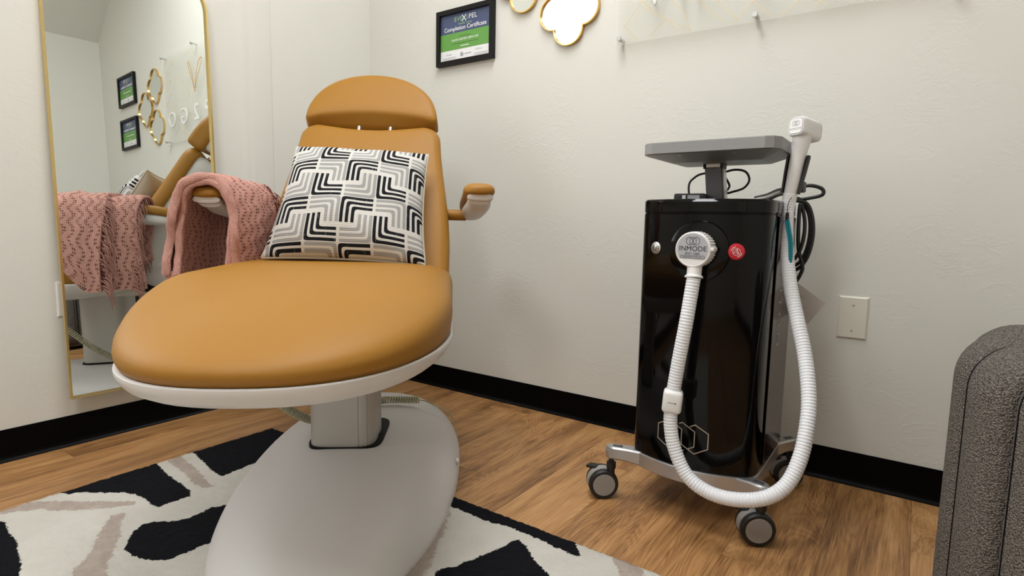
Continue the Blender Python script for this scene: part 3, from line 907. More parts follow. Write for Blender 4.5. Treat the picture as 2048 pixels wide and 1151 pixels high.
def treatment_chair():
    ch = empty('treatment_chair', CH, 'caramel leather treatment chair with white shell on an oval pedestal base', 'chair', rz=CH_ROT)
    P = lambda s, t, z: Vector((s, t, z))
    # pedestal base
    n = 96; rings = []
    zs = []
    for rho in (1.0, 1.0, 0.995, 0.985, 0.965, 0.93, 0.88, 0.8, 0.7, 0.58, 0.45, 0.3, 0.15):
        zs.append(rho)
    for i, rho in enumerate(zs):
        z = 0.004 if i == 0 else 0.012 + 0.122 * max(0.0, 1 - rho ** 2.7) ** 0.62
        ring = []
        for k in range(n):
            a = 2 * math.pi * k / n; c, s = math.cos(a), math.sin(a); e = 2 / 2.15
            A = BASE_A if c > 0 else BASE_B
            ring.append(P(A * math.copysign(abs(c) ** e, c) * rho, BASE_T + BASE_W * math.copysign(abs(s) ** e, s) * rho, z))
        rings.append(ring)
    V, F = loft(rings)
    mo('base', V, F, M['base_shell'], ch, angle=60)
    for s, t in ((0.06, 0.331),):
        lathe('screw_cap', [(0.0, -0.004), (0.008, -0.004), (0.0075, 0.002), (0.004, 0.004), (0, 0.0045)], axis_mtx((s, t * 0.985, 0.045), (0, math.copysign(1, t), 0.25)), M['white_plastic'], ch, 14)
    # dark plate in place of the shaded gap round the column
    so = []
    for k in range(40):
        a = 2 * math.pi * k / 40; c, s = math.cos(a), math.sin(a); e = 2 / 5
        so.append((0.050 + 0.127 * math.copysign(abs(c) ** e, c), 0.006 + 0.104 * math.copysign(abs(s) ** e, s)))
    V, F = loft([[P(a, b, 0.128) for a, b in so], [P(a, b, 0.1348) for a, b in so]])
    mo('column_gap_shade', V, F, M['dark_gap'], ch)
    # lifting column, octagonal with grooves
    co = []
    grooves = [R(d) for d in (-33, 16, 38, 90, 145, 180, 215, 270)]
    for k in range(180):
        a = 2 * math.pi * k / 180; c, q = math.cos(a), math.sin(a); e = 2 / 4.4
        near = min(abs((a - g_ + math.pi) % (2 * math.pi) - math.pi) for g_ in grooves)
        r_ = 0.978 if near < R(0.9) else 1.0
        co.append((0.075 + 0.096 * r_ * math.copysign(abs(c) ** e, c), 0.092 * r_ * math.copysign(abs(q) ** e, q)))
    V, F = loft([[P(a, b, 0.11) for a, b in co], [P(a, b, 0.445) for a, b in co]])
    mo('column', V, F, M['column'], ch, angle=35)
    # seat shell
    prof = [(0.997, 0.512), (1.004, 0.510), (1.004, 0.504), (0.996, 0.494), (0.975, 0.482), (0.935, 0.4705), (0.865, 0.4595), (0.70, 0.446), (0.35, 0.432), (0.1, 0.428)]
    rings = [[P(s, t, z) for s, t in seat_outline(k)] for k, z in prof]
    rings = [[P(s, t, 0.500) for s, t in seat_outline(0.9)]] + rings
    V, F = loft(rings)
    mo('seat_shell', V, F, M['shell'], ch, angle=50)
    # recessed hand grip under the front lip
    m = Matrix.Diagonal((0.020, 0.034, 0.007, 1)); m.translation = (0.805, -0.03, 0.4665)
    V, F = lathe_geo([(0.0, -1), (0.5, -0.86), (0.86, -0.5), (1, 0), (0.86, 0.5), (0.5, 0.86), (0, 1)], m, 20)
    mo('grip_recess', V, F, M['base_shell'], ch)
    # seat cushion
    def ztop(s): return 0.643 - 0.060 * max(0.0, (s - 0.22) / 0.65) ** 2.0
    prof = [(0.975, 0.0, 0.0), (0.990, 0.07, 0.12), (1.000, 0.18, 0.36), (1.004, 0.29, 0.58), (0.999, 0.41, 0.76), (0.982, 0.53, 0.89), (0.948, 0.64, 0.96), (0.89, 0.755, 0.99), (0.81, 0.87, 1.0), (0.70, 0.955, 1.006), (0.55, 1.0, 1.008), (0.3, 1.01, 1.01), (0.08, 1.01, 1.01)]
    rings = []
    for k, f, f2 in prof:
        ring = []
        for (s, t), (s_, t_) in zip(seat_outline(k), seat_outline(1.0)):
            w_ = smooth01((s_ - 0.42) / 0.40)
            f3 = f2 + (f - f2) * 0.6 * smooth01((t_ - 0.05) / 0.2)
            ring.append(P(s, t, 0.508 + (ztop(s) - 0.508) * (f * w_ + f3 * (1 - w_))))
        rings.append(ring)
    V, F = loft(rings)
    mo('seat_cushion', V, F, M['leather'], ch, angle=80)
    # backrest cushion
    L1 = 0.655
    def half_w(l): return 0.288 - 0.046 * smooth01((l - 0.15) / 0.5)
    right = [(half_w(l), l) for l in np.linspace(-0.03, L1 - 0.055, 14)]
    cr = 0.055
    w1 = half_w(L1 - cr)
    right += [(w1 - cr + cr * math.cos(R(a)), L1 - cr + cr * math.sin(R(a))) for a in (20, 40, 60, 78)]
    top = []
    for k in range(1, 12):
        t = (w1 - cr) * (1 - 2 * k / 12)
        top.append((t, L1 - 0.019 * (1 - (t / (w1 - cr)) ** 2) ** 1.2))
    outl = right + [(w1 - cr, L1)] + top + [(-(w1 - cr), L1)] + [(-t, l) for t, l in reversed(right)]
    prof = [(0.03, -0.062), (0.006, -0.06), (0.0, -0.045), (0.0, -0.03), (0.004, -0.015), (0.014, -0.004), (0.03, 0.0), (0.09, 0.003), (0.16, 0.004), (0.225, 0.004)]
    V, F = pad_geo(outl, prof, (0, 0.31))
    mo('backrest_cushion', V, F, M['leather'], ch, angle=70)
    prof = [(0.02, -0.058), (0.018, -0.085), (0.03, -0.125), (0.055, -0.152), (0.10, -0.168), (0.2, -0.172)]
    V, F = pad_geo(outl, prof, (0, 0.31))
    mo('backrest_shell', V, F, M['shell'], ch, angle=60)
    # headrest
    hl, hh, hw = 0.652, 0.226, 0.232
    ho = []
    for k in range(41):
        a = math.pi * k / 40; c, s = math.cos(a), math.sin(a)
        ho.append((hw * math.copysign(abs(c) ** 0.95, c), hl + 0.012 + (hh - 0.012) * abs(s) ** 0.93))
    ho = [(hw - 0.012, hl)] + ho + [(-hw + 0.012, hl)]
    ho += [(t, hl + 0.004 * (1 - (t / hw) ** 2)) for t in np.linspace(-hw * 0.8, hw * 0.8, 9)]
    prof = [(0.03, -0.066, 0.0), (0.008, -0.062, 0.0), (0.0, -0.048, 0.0), (0.0, -0.036, 0.05), (0.001, -0.02, 0.4), (0.002, -0.005, 0.8), (0.004, 0.006, 1.0), (0.010, 0.0125, 1.0), (0.022, 0.0165, 0.9), (0.05, 0.018, 0.7), (0.08, 0.018, 0.4), (0.1, 0.018, 0.2)]
    rings = []
    for ins, nn, up in prof:
        ring = []
        for t, l in ho:
            tt = t * (1 - ins / hw); ll = 0.775 + (l - 0.775) * (1 - ins / 0.115)
            if l < hl + 0.03: ll += up * 0.027 * max(0.0, 1 - (t / hw) ** 2) ** 0.8
            ring.append(bk(tt, ll, nn))
        rings.append(ring)
    V, F = loft(rings)
    mo('headrest_cushion', V, F, M['leather'], ch, angle=70)
    prof = [(0.02, -0.058), (0.018, -0.08), (0.03, -0.115), (0.05, -0.135), (0.085, -0.142)]
    V, F = pad_geo(ho, prof, (0, 0.775))
    hs = mo('headrest_shell', V, F, M['shell'], ch, angle=60)
    box('shell_latch', bk(-0.205, 0.72, -0.095), (0.03, 0.012, 0.014), M['alu_dark'], hs, 0.003)
    for t in (-0.045, 0.065):
        tube('headrest_post', [bk(t, 0.58, -0.016), bk(t, 0.646, -0.016)], 0.0075, M['steel'], ch, 14, 0)
    # hinge block under the back
    for sd in (1, -1):
        pts = [(-0.115, 0.565), (-0.14, 0.530), (-0.17, 0.503), (-0.205, 0.487), (-0.25, 0.482), (-0.30, 0.495), (-0.30, 0.478), (-0.25, 0.460), (-0.20, 0.458), (-0.16, 0.470), (-0.13, 0.495), (-0.112, 0.535)]
        V, F = loft([[P(a, sd * 0.250, b) for a, b in pts], [P(a, sd * 0.268, b) for a, b in pts]])
        mo('hinge_gap_shade', V, F, M['dark_gap'], ch, smooth=False)  # dark crescent drawn for the shaded gap between back and seat shells
    box('hinge_block', (-0.14, 0, 0.520), (0.26, 0.49, 0.15), M['base_shell'], ch, 0.03, 3)
    # armrests
    for sd in (1, -1):
        arm = bpy.data.objects.new('armrest', None); COL.objects.link(arm); arm.parent = ch; arm.location = (0, 0, 0)
        def sec(s, tc, w, zb, zt, n=20, flat=0.35):
            ring = []
            for k in range(n):
                a = 2 * math.pi * k / n; c, q = math.cos(a), math.sin(a)
                e = 2 / 2.6
                zz = (zt - zb)
                z = zb + zz * flat + (zz * (1 - flat) * abs(q) ** e if q > 0 else -zz * flat * abs(q) ** e)
                ring.append(P(s - 0.03 * max(0.0, (s + 0.15) / 0.26), sd * (tc + w * math.copysign(abs(c) ** e, c)), z - (0.024 if sd < 0 else 0)))
            return ring
        secs = [(0.112, 0.381, 0.012, 0.852, 0.862), (0.108, 0.381, 0.028, 0.847, 0.869), (0.098, 0.381, 0.040, 0.844, 0.875), (0.075, 0.380, 0.046, 0.842, 0.879), (0.0, 0.378, 0.047, 0.838, 0.879),
                (-0.10, 0.374, 0.046, 0.831, 0.873), (-0.20, 0.366, 0.044, 0.822, 0.864), (-0.28, 0.356, 0.040, 0.812, 0.853), (-0.33, 0.348, 0.033, 0.804, 0.841), (-0.352, 0.344, 0.022, 0.802, 0.828), (-0.36, 0.343, 0.008, 0.808, 0.818)]
        V, F = loft([sec(*q) for q in secs])
        mo('pad', V, F, M['leather'], arm, angle=80)
        secs = [(0.098, 0.383, 0.030, 0.836, 0.850), (0.093, 0.383, 0.0375, 0.829, 0.849), (0.070, 0.383, 0.0385, 0.826, 0.849), (0.066, 0.382, 0.034, 0.818, 0.849), (0.03, 0.381, 0.034, 0.812, 0.846), (0.0, 0.380, 0.036, 0.800, 0.846),
                (-0.06, 0.377, 0.036, 0.792, 0.842), (-0.12, 0.372, 0.036, 0.784, 0.838), (-0.20, 0.364, 0.036, 0.776, 0.832), (-0.27, 0.356, 0.034, 0.772, 0.822), (-0.31, 0.351, 0.028, 0.772, 0.812), (-0.325, 0.350, 0.015, 0.776, 0.806)]
        V, F = loft([sec(*q, flat=0.5) for q in secs])
        mo('arm_shell', V, F, M['shell'], arm, angle=40)
        tube('bracket', [P(-0.245, sd * 0.215, 0.789), P(-0.245, sd * 0.338, 0.789)], 0.0185, M['leather'], arm, 18, 0)
    # coiled hand-control cord
    path = catmull([P(0.30, -0.235, 0.434), P(0.17, -0.215, 0.325), P(0.09, -0.188, 0.235), P(0.035, -0.143, 0.176), P(-0.005, -0.112, 0.152), P(-0.055, -0.072, 0.150), P(-0.125, -0.015, 0.150), P(-0.18, 0.03, 0.150), P(-0.215, 0.070, 0.149), P(-0.235, 0.180, 0.143)], 40)
    path = resample(path, 0.0011)
    T, N = frames(path)
    cp = []
    for i, p in enumerate(path):
        b = T[i].cross(N[i]); a = i * 0.0011 / 0.0088 * 2 * math.pi
        cp.append(p + 0.0105 * (math.cos(a) * N[i] + math.sin(a) * b))
    V, F = tube_geo(cp, 0.0033, 6)
    cc = mo('coiled_cord', V, F, M['khaki'], ch, angle=80)
    tube('cord_tail', [P(-0.235, 0.180, 0.143), P(-0.228, 0.205, 0.140), P(-0.220, 0.235, 0.128), P(-0.235, 0.27, 0.106), P(-0.26, 0.293, 0.078), P(-0.265, 0.303, 0.04)], 0.0022, M['khaki'], cc, 8)
    return ch
treatment_chair()

# ------------------------------------------------------------------ pillow
def throw_pillow():
    cen = chair_world(*(BK_O + BK_E * 0.249 + BK_N * 0.086)[:]) + V_ * (-0.006)
    to_w = lambda v: U_ * v.x + V_ * v.y + Vector((0, 0, v.z))
    ex, ey, ez = V_, to_w(BK_E), to_w(BK_N)
    rot = Matrix.Rotation(R(2.2), 3, ez); ex = rot @ ex * 1; ey = rot @ ey
    ex = ex.normalized()
    # rotate so the right side sits lower
    ang = R(-4.4); ex2 = ex * math.cos(ang) + ey * math.sin(ang); ey2 = -ex * math.sin(ang) + ey * math.cos(ang); ex, ey = ex2, ey2
    set_off(cen)
    e = empty('throw_pillow', cen, 'square throw pillow with black and grey interlocking line pattern leaning on the backrest', 'pillow')
    N = 44; hs = 0.222
    def pt(u, v, side):
        au, av = abs(u), abs(v)
        th = 0.082 * (max(0.0, (1 - au ** 2.6)) * max(0.0, (1 - av ** 2.6))) ** 0.52 + 0.004
        pinch = 1 - 0.055 * (1 - av ** 2) * au ** 3
        pinch2 = 1 - 0.045 * (1 - au ** 2) * av ** 3
        x = hs * u * pinch * (1.01 - 0.055 * v); y = hs * v * pinch2 * 0.925
        wob = 0.006 * math.sin(7 * u + 2 * v) * math.sin(5 * v - u) * (1 - au ** 4) * (1 - av ** 4)
        sag = -0.02 * max(0, v - 0.2) * 0 
        return cen + ex * x + ey * y + ez * (side * th + wob + sag)
    for side, nm, mt in ((1, 'front_cover', M['pillow']), (-1, 'back_cover', M['linen'])):
        V = []; UV = []; F = []
        for j in range(N + 1):
            for i in range(N + 1):
                u = math.sin(math.pi / 2 * (2 * i / N - 1)); v = math.sin(math.pi / 2 * (2 * j / N - 1))
                V.append(pt(u, v, side)); UV.append(((u + 1) / 2, (v + 1) / 2))
        for j in range(N):
            for i in range(N):
                a = j * (N + 1) + i; q = (a, a + 1, a + N + 2, a + N + 1)
                F.append(q if side > 0 else q[::-1])
        if side < 0: pass
        mo(nm, V, F, mt, e, uvs=UV, angle=80)
    edge = [pt(u, v, 0) for u, v in [(k / 12 - 1, -1) for k in range(24)] + [(1, k / 12 - 1) for k in range(24)] + [(1 - k / 12, 1) for k in range(24)] + [(-1, 1 - k / 12) for k in range(25)]]
    V, F = tube_geo(edge, 0.0042, 8)
    mo('edge_seam', V, F, M['linen'], e, angle=80)
    set_off((0, 0, 0))
throw_pillow()

# ------------------------------------------------------------------ blanket over the left armrest
def throw_blanket():
    org = chair_world(-0.08, -0.40, 0.60)
    set_off(org)
    e = empty('throw_blanket', org, 'dusty pink woven throw blanket with fringe folded over the left armrest', 'blanket')
    rnd = random.Random(5)
    outer = [(-0.484, 0.602), (-0.480, 0.66), (-0.472, 0.72), (-0.462, 0.77), (-0.449, 0.818), (-0.429, 0.854), (-0.402, 0.872), (-0.370, 0.878), (-0.338, 0.870), (-0.314, 0.848), (-0.300, 0.815), (-0.293, 0.77), (-0.293, 0.72), (-0.298, 0.66), (-0.302, 0.60)]
    def layer(name, prof, s_front, s_rear, th, seed, wob=0.004, flare=0.03, rear_in=0.0):
        C = [Vector((a, b)) for a, b in prof]
        C3 = resample(catmull([(p.x, p.y, 0) for p in C], 10), 0.006)
        pts = [(p.x, p.y) for p in C3]
        nS = 30
        rr = np.random.default_rng(seed)
        ph = rr.uniform(0, 6.28, 6)
        rings = []; UV = []; EDGE = []
        arc = 0
        for i, (t, z) in enumerate(pts):
            a = pts[max(0, i - 1)]; b = pts[min(len(pts) - 1, i + 1)]
            if i: arc += math.hypot(t - pts[i - 1][0], z - pts[i - 1][1])
            d = Vector((b[0] - a[0], b[1] - a[1])).normalized(); nr = Vector((-d.y, d.x))   # outward for left-to-right over the top
            ring = []
            cross = []
            for k in range(nS + 1): cross.append((k / nS, 1))
            for k in range(1, 6): cross.append((1, math.cos(math.pi * k / 6)))
            for k in range(nS, -1, -1): cross.append((k / nS, -1))
            for k in range(1, 6): cross.append((0, -math.cos(math.pi * k / 6)))
            for f, q in cross:
                sf = s_front + 0.006 * math.sin(arc * 22 + ph[0]) + 0.004 * math.sin(arc * 51 + ph[1])
                sr = s_rear + 0.012 * math.sin(arc * 17 + ph[2]) + (rear_in if t > -0.36 else 0)
                s = sr + (sf - sr) * f
                if f == 1 and abs(q) < 1: s += th * 0.5 * math.sqrt(1 - q * q)
                if f == 0 and abs(q) < 1: s -= th * 0.5 * math.sqrt(1 - q * q)
                w = wob * (math.sin(s * 33 + ph[3] + arc * 5) + 0.6 * math.sin(s * 71 + arc * 19 + ph[4])) * min(1, max(0, 1))
                puff = th * 0.32 * math.exp(-((f - 1) / 0.06) ** 2)
                h = q * (th / 2 + puff) + w + 0.0009 * math.sin(arc * 61 + s * 90 + ph[5]) + 0.0007 * math.sin(arc * 143 - s * 50)
                tt, zz = t + nr.x * h, z + nr.y * h
                if t > -0.37: tt += flare * smooth01((0.07 - s) / 0.2) * smooth01((t + 0.37) / 0.05)
                if t < -0.42 and z < 0.74: zz -= (0.74 - z) / 0.14 * min(0.12, 1.3 * max(0.0, 0.05 - s))
                ring.append(chair_world(s, tt, zz))
                UV.append((arc + (0.6 * th * (1 - q) if f > 0.5 else 0.0), s + 1.0 + 0.8 * th * (1 - q))); EDGE.append(1.0 if abs(q) < 0.99 else max(0.0, 1 - abs(1 - f) / 0.05))
            rings.append(ring)
        V, F = loft(rings)
        ob = mo(name, V, F, M['knit'], e, uvs=UV, angle=70)
        at = ob.data.attributes.new('fold_edge', 'FLOAT', 'POINT')
        at.data.foreach_set('value', EDGE)
        return ob, pts
    lo, pts = layer('outer_fold', outer, 0.096, -0.105, 0.015, 1, rear_in=-0.04)
    inner = []
    for i, (t, z) in enumerate(outer):
        a = outer[max(0, i - 1)]; b = outer[min(len(outer) - 1, i + 1)]
        d = Vector((b[0] - a[0], b[1] - a[1])).normalized(); nr = Vector((-d.y, d.x))
        off = 0.0145 if z > 0.8 else 0.0145 + (0.8 - z) * 0.06
        inner.append((t - nr.x * off * (0.8 if t > -0.36 else 1.0), z - nr.y * off * 0.85))
    inner[0] = (inner[0][0], 0.605)
    layer('inner_fold', inner[:15], 0.088, -0.235, 0.0125, 2, 0.002, flare=0.012)
    # fold joining the two layers at the bottom outside
    tube('bottom_fold', [chair_world(s, -0.474 + 0.004 * math.sin(40 * s), 0.600) for s in (0.092, 0.08, 0.07)], 0.015, M['knit'], e, 12, 4)
    # fringe strands along the rear edges
    geo = []
    for i in range(0, len(pts)):
        t, z = pts[i]
        for rep in range(4):
            s0 = (-0.112 if t < -0.36 else -0.165) if rep < 2 else -0.21
            if rep >= 2 and t > -0.36: continue
            s0 += rnd.uniform(-0.01, 0.012)
            t_ = t + (0.03 if t > -0.345 else 0.0)
            z_ = z - ((0.74 - z) / 0.14 * 0.12 if t < -0.42 and z < 0.74 else 0)
            if rep >= 2: t_ += 0.02
            b0 = chair_world(s0, t_ + rnd.uniform(-0.01, 0.01), z_ + rnd.uniform(-0.004, 0.004))
            L = rnd.uniform(0.045, 0.075)
            back = rnd.uniform(0.012, 0.035)
            side = 1 if t > -0.39 else -1
            p1 = b0 + U_ * (-back) + Vector((0, 0, -L * 0.35)) + V_ * (side * rnd.uniform(0, 0.012))
            p2 = b0 + U_ * (-back * 1.2) + Vector((0, 0, -L)) + V_ * (side * rnd.uniform(-0.004, 0.016))
            P = catmull([b0, p1, p2], 4)
            n = len(P)
            geo.append(tube_geo(P, 0.002, 5, lambda q, n=n: 0.0024 * (1 - 0.6 * q / n)))
    V, F = merge_geo(geo)
    props(mo('fringe', V, F, M['fringe'], e, angle=80), kind='stuff')
    set_off((0, 0, 0))
throw_blanket()

# ------------------------------------------------------------------ laser machine
MC = Vector((1.815, -0.33, 0.0))
def front_y(x): return -0.540 + 0.047 * min(1.2, abs((x - 1.815) / 0.165)) ** 2
def body_outline(g=0.0, back=-0.19):
    hw = 0.162 + g
    pts = []
    for k in range(25):
        x = 1.815 - hw * 0.90 + 2 * hw * 0.90 * k / 24
        pts.append((x, front_y(x) - g))
    yc = front_y(1.815 + 0.9 * 0.165) - g
    for a in (15, 35, 55, 75, 90):      # rounded corner
        pts.append((1.815 + hw * 0.90 + hw * 0.10 * math.sin(R(a)), yc + 0.045 * (1 - math.cos(R(a))) + 0.006 * math.sin(R(a))))
    pts += [(1.815 + hw, back), (1.815 + hw - 0.02, back + 0.02), (1.815 - hw + 0.02, back + 0.02), (1.815 - hw, back)]
    for a in (90, 75, 55, 35, 15):
        pts.append((1.815 - hw * 0.90 - hw * 0.10 * math.sin(R(a)), yc + 0.045 * (1 - math.cos(R(a))) + 0.006 * math.sin(R(a))))
    return pts
def laser_machine():
    set_off(MC)
    e = empty('laser_machine', MC, 'glossy black laser machine on silver caster legs against the right wall', 'medical machine')
    ring = lambda o, z: [Vector((x, y, z)) for x, y in o]
    b0 = body_outline()
    V, F = loft([ring(body_outline(-0.004), 0.148), ring(b0, 0.152), ring(b0, 0.796), ring(body_outline(-0.0015), 0.7975), ring(body_outline(-0.0015), 0.7995), ring(b0, 0.801), ring(b0, 0.829), ring(body_outline(-0.003), 0.833), ring(body_outline(-0.012), 0.834)])
    mo('body', V, F, M['gloss_black'], e, angle=30)
    # glossy side panels
    for sx in (1, -1):
        x = 1.815 + sx * 0.1654
        box('side_panel', (x, -0.305, 0.474), (0.0016, 0.226, 0.64), M['plum'], e, 0.0006, 1)
    tm = axis_mtx((1.9806 + 0.001, -0.345, 0.575), (1, 0, 0), (0, 0, -1))
    text('lettering', 'TRITON', 0.052, tm, M['grey_ink'], e, spacing=1.35)
    # visor strip
    xs = np.linspace(1.706, 1.925, 20)
    o = [(x, front_y(x) - 0.008 * min(1, 12 * min((x - 1.70) / 0.23, (1.931 - x) / 0.23) + 0.2)) for x in xs]
    o = o + [(1.925, front_y(1.925) + 0.01), (1.706, front_y(1.706) + 0.01)]
    V, F = loft([ring(o, 0.802), ring(o, 0.826), ring([(x, y + 0.003) for x, y in o], 0.829)])
    mo('visor', V, F, M['gloss_black'], e, angle=30)
    # silver base plate
    V, F = loft([ring(body_outline(-0.03, -0.21), 0.100), ring(body_outline(-0.002), 0.108), ring(body_outline(0.004), 0.112), ring(body_outline(0.004), 0.147), ring(body_outline(0.0), 0.149)])
    mo('base_plate', V, F, M['alu'], e, angle=30)
    # legs with casters
    for (rx, ry, cx, cy, hd) in ((1.700, -0.488, 1.607, -0.523, 200), (1.945, -0.498, 2.003, -0.524, 335), (1.950, -0.215, 2.005, -0.135, 20), (1.680, -0.215, 1.605, -0.135, 160)):
        a = Vector((rx, ry, 0)); c = Vector((cx, cy, 0)); d = (c - a).normalized(); n = Vector((-d.y, d.x, 0)); L = (c - a).length
        prof = [(-0.02, 0.106, 0.147), (L * 0.22, 0.110, 0.150), (L * 0.62, 0.118, 0.153), (L * 0.9, 0.119, 0.154), (L + 0.006, 0.119, 0.154), (L + 0.016, 0.120, 0.152)]
        rings = []
        for k, (q, z0, z1) in enumerate(prof):
            w = [0.020, 0.020, 0.0185, 0.0185, 0.016, 0.006][k]
            b = 0.004
            p = a + d * q
            rings.append([p + n * w + Vector((0, 0, z0 + b)), p + n * w + Vector((0, 0, z1 - b)), p + n * (w - b) + Vector((0, 0, z1)), p - n * (w - b) + Vector((0, 0, z1)), p - n * w + Vector((0, 0, z1 - b)), p - n * w + Vector((0, 0, z0 + b)), p - n * (w - b) + Vector((0, 0, z0)), p + n * (w - b) + Vector((0, 0, z0))])
        V, F = loft(rings)
        leg = mo('leg', V, F, M['alu'], e, angle=35)
        ps = a + d * (L * 0.83) + Vector((0, 0, 0.1542))
        box('leg_slot', ps, (0.026, 0.012, 0.002), M['alu_dark'], leg, 0.0005, 1, Matrix((d, n, Vector((0, 0, 1)))).transposed())
        # caster
        cst = bpy.data.objects.new('caster', None); COL.objects.link(cst); cst.parent = e
        h = Vector((math.cos(R(hd)), math.sin(R(hd)), 0))
        trail = Vector((-0.026, 0.0, 0)) if cx < 1.9 else Vector((-0.012, 0.008, 0))
        wc = c + trail + Vector((0, 0, 0.042)); q_ = 0.042 / 0.0375
        ax = (Vector((0.62, -0.78, 0)) if cx < 1.9 else Vector((0.50, -0.86, 0))).normalized()          # wheel axle, discs face the room
        lathe('stem', [(0.0, 0.075), (0.0105, 0.075), (0.0105, 0.088), (0.013, 0.089), (0.013, 0.106), (0.007, 0.107), (0.007, 0.122), (0, 0.122)], Matrix.Translation(c), M['rubber'], cst, 18)
        for sgn in (1, -1):
            m = axis_mtx(wc + ax * (0.0115 * sgn), ax * sgn, (0, 0, 1)) @ Matrix.Diagonal((q_, q_, 1.1, 1))
            wh = lathe('wheel', [(0.0, 0.0), (0.031, 0.0), (0.0365, 0.002), (0.0375, 0.006), (0.0365, 0.0125), (0.034, 0.0155), (0.029, 0.0155), (0.0285, 0.0145), (0, 0.0145)], m, M['rubber'], cst, 36)
            lathe('hub_disc', [(0.0, 0.0140), (0.0282, 0.0140), (0.0275, 0.0158), (0.0, 0.0164)], m, M['caster_grey'], wh, 36)
        # housing between the wheels
        m = axis_mtx(wc, ax, (0, 0, 1)) @ Matrix.Diagonal((q_ * 0.97, q_ * 0.97, 1.05, 1))
        ring2 = []
        for zz, sc_ in ((-0.0115, 0.98), (-0.0115, 1), (0.0115, 1), (0.0115, 0.98)):
            rr = []
            for k in range(28):
                an = 2 * math.pi * k / 28
                r_ = 0.039 if math.cos(an) > -0.3 else 0.030
                rr.append(m @ Vector((r_ * sc_ * math.cos(an), r_ * sc_ * math.sin(an), zz)))
            ring2.append(rr)
        V, F = loft(ring2)
        mo('housing', V, F, M['caster_grey'], cst, angle=40)
        bdir = (-h if False else Vector((-1, 0.1, 0)).normalized())
        bt = wc + bdir * 0.031 + Vector((0, 0, 0.036))
        bx_ = Matrix((bdir, Vector((0, 0, 1)).cross(bdir), Vector((0, 0, 1)))).transposed()
        br = box('brake_pedal', bt, (0.034, 0.026, 0.009), M['rubber'], cst, 0.003, 2, bx_ @ Matrix.Rotation(R(8), 3, 'Y'))
    # socket ring, buttons
    ym = Vector((1.825, -0.5395, 0.706))
    lathe('socket_ring', [(0.055, -0.006), (0.072, -0.006), (0.0745, 0.002), (0.073, 0.006), (0.058, 0.010), (0.045, 0.010), (0.0, 0.010)], axis_mtx(ym, (0, -1, 0)), M['gloss_black'], e, 48)
    def on_front(x): 
        d = (front_y(x + 0.001) - front_y(x - 0.001)) / 0.002
        return Vector((d, -1, 0)).normalized()
    x = 1.708; nb = on_front(x); pb = Vector((x, front_y(x), 0.709))
    pwb = lathe('power_button', [(0.0155, -0.003), (0.0155, 0.002), (0.0125, 0.003), (0.0105, 0.003), (0.0105, 0.0055), (0.009, 0.0065), (0.0, 0.0065)], axis_mtx(pb, nb), M['steel'], e, 32)
    m = axis_mtx(pb + nb * 0.0067, nb)
    V, F = poly_ribbon([(0.0072 * math.cos(R(a)), 0.0072 * math.sin(R(a))) for a in range(0, 360, 20)], 0.0009, lambda a, b, h: m @ Vector((a, b, h)), True)
    mo('button_ring', V, F, M['ink'], pwb, smooth=False)
    V, F = merge_geo([poly_ribbon([(0.004 * math.cos(R(a)), 0.004 * math.sin(R(a))) for a in range(125, 416, 15)], 0.0008, lambda a, b, h: m @ Vector((a, b, h))), poly_ribbon([(0, 0.001), (0, 0.0045)], 0.0008, lambda a, b, h: m @ Vector((a, b, h)))])
    mo('power_symbol', V, F, M['ink'], pwb, smooth=False)
    x = 1.908; nb = on_front(x); pb = Vector((x, front_y(x), 0.708))
    lathe('stop_button_collar', [(0.0, -0.002), (0.0205, -0.002), (0.0205, 0.004), (0.0, 0.004)], axis_mtx(pb, nb), M['rubber'], e, 32)
    rb = lathe('stop_button', [(0.0, 0.003), (0.012, 0.003), (0.012, 0.008), (0.0185, 0.010), (0.0195, 0.014), (0.018, 0.017), (0.012, 0.0185), (0.0, 0.019)], axis_mtx(pb, nb), M['red'], e, 40)
    m2 = axis_mtx(pb + nb * 0.0192, nb)
    f2 = lambda a, b, h: m2 @ Vector((a, b, h))
    cir = lambda r, a0, a1: [(r * math.cos(R(a)), r * math.sin(R(a))) for a in range(a0, a1 + 1, 10)]
    tri = [(0.0072 * math.cos(R(a)), 0.0072 * math.sin(R(a))) for a in (75, 195, 315)]
    V, F = merge_geo([poly_ribbon(cir(0.0085, 0, 350), 0.0008, f2, True), poly_ribbon(tri, 0.0008, f2, True), poly_ribbon([tri[0], (0, -0.001)], 0.0008, f2), poly_ribbon([tri[2], (0.001, 0.001)], 0.0008, f2),
                      poly_ribbon(cir(0.0122, 100, 170), 0.0013, f2), poly_ribbon(cir(0.0122, 280, 350), 0.0013, f2)])
    mo('stop_symbol', V, F, M['white_ink'], rb, smooth=False)
    # hexagon emblem low on the front
    def emb(a, b, h): return Vector((a, front_y(a) - 0.0006 - h, b))
    def hexp(cx, cz, w, h2): return [(cx, cz + h2), (cx + w, cz + h2 * 0.52), (cx + w, cz - h2 * 0.52), (cx, cz - h2), (cx - w, cz - h2 * 0.52), (cx - w, cz + h2 * 0.52)]
    cxs = (1.7735, 1.8065, 1.8395)
    h1, h2_, h3 = [hexp(c, 0.2305, 0.0325, 0.038) for c in cxs]
    def cut(p, q, f): return (p[0] + (q[0] - p[0]) * f, p[1] + (q[1] - p[1]) * f)
    strokes = [[cut(h1[3], h1[2], 0.25), h1[3], h1[4], h1[5], h1[0], h1[1], h1[2], cut(h1[2], h1[3], 0.5)],
               [cut(h2_[0], h2_[5], 0.25), h2_[0], h2_[1], h2_[2], cut(h2_[2], h2_[3], 0.45)], [cut(h2_[3], h2_[4], 0.8), h2_[3], cut(h2_[3], h2_[2], 0.25)],
               [cut(h3[0], h3[5], 0.4), h3[0], h3[1], h3[2], h3[3], h3[4], cut(h3[4], h3[5], 0.15)]]
    dens = []
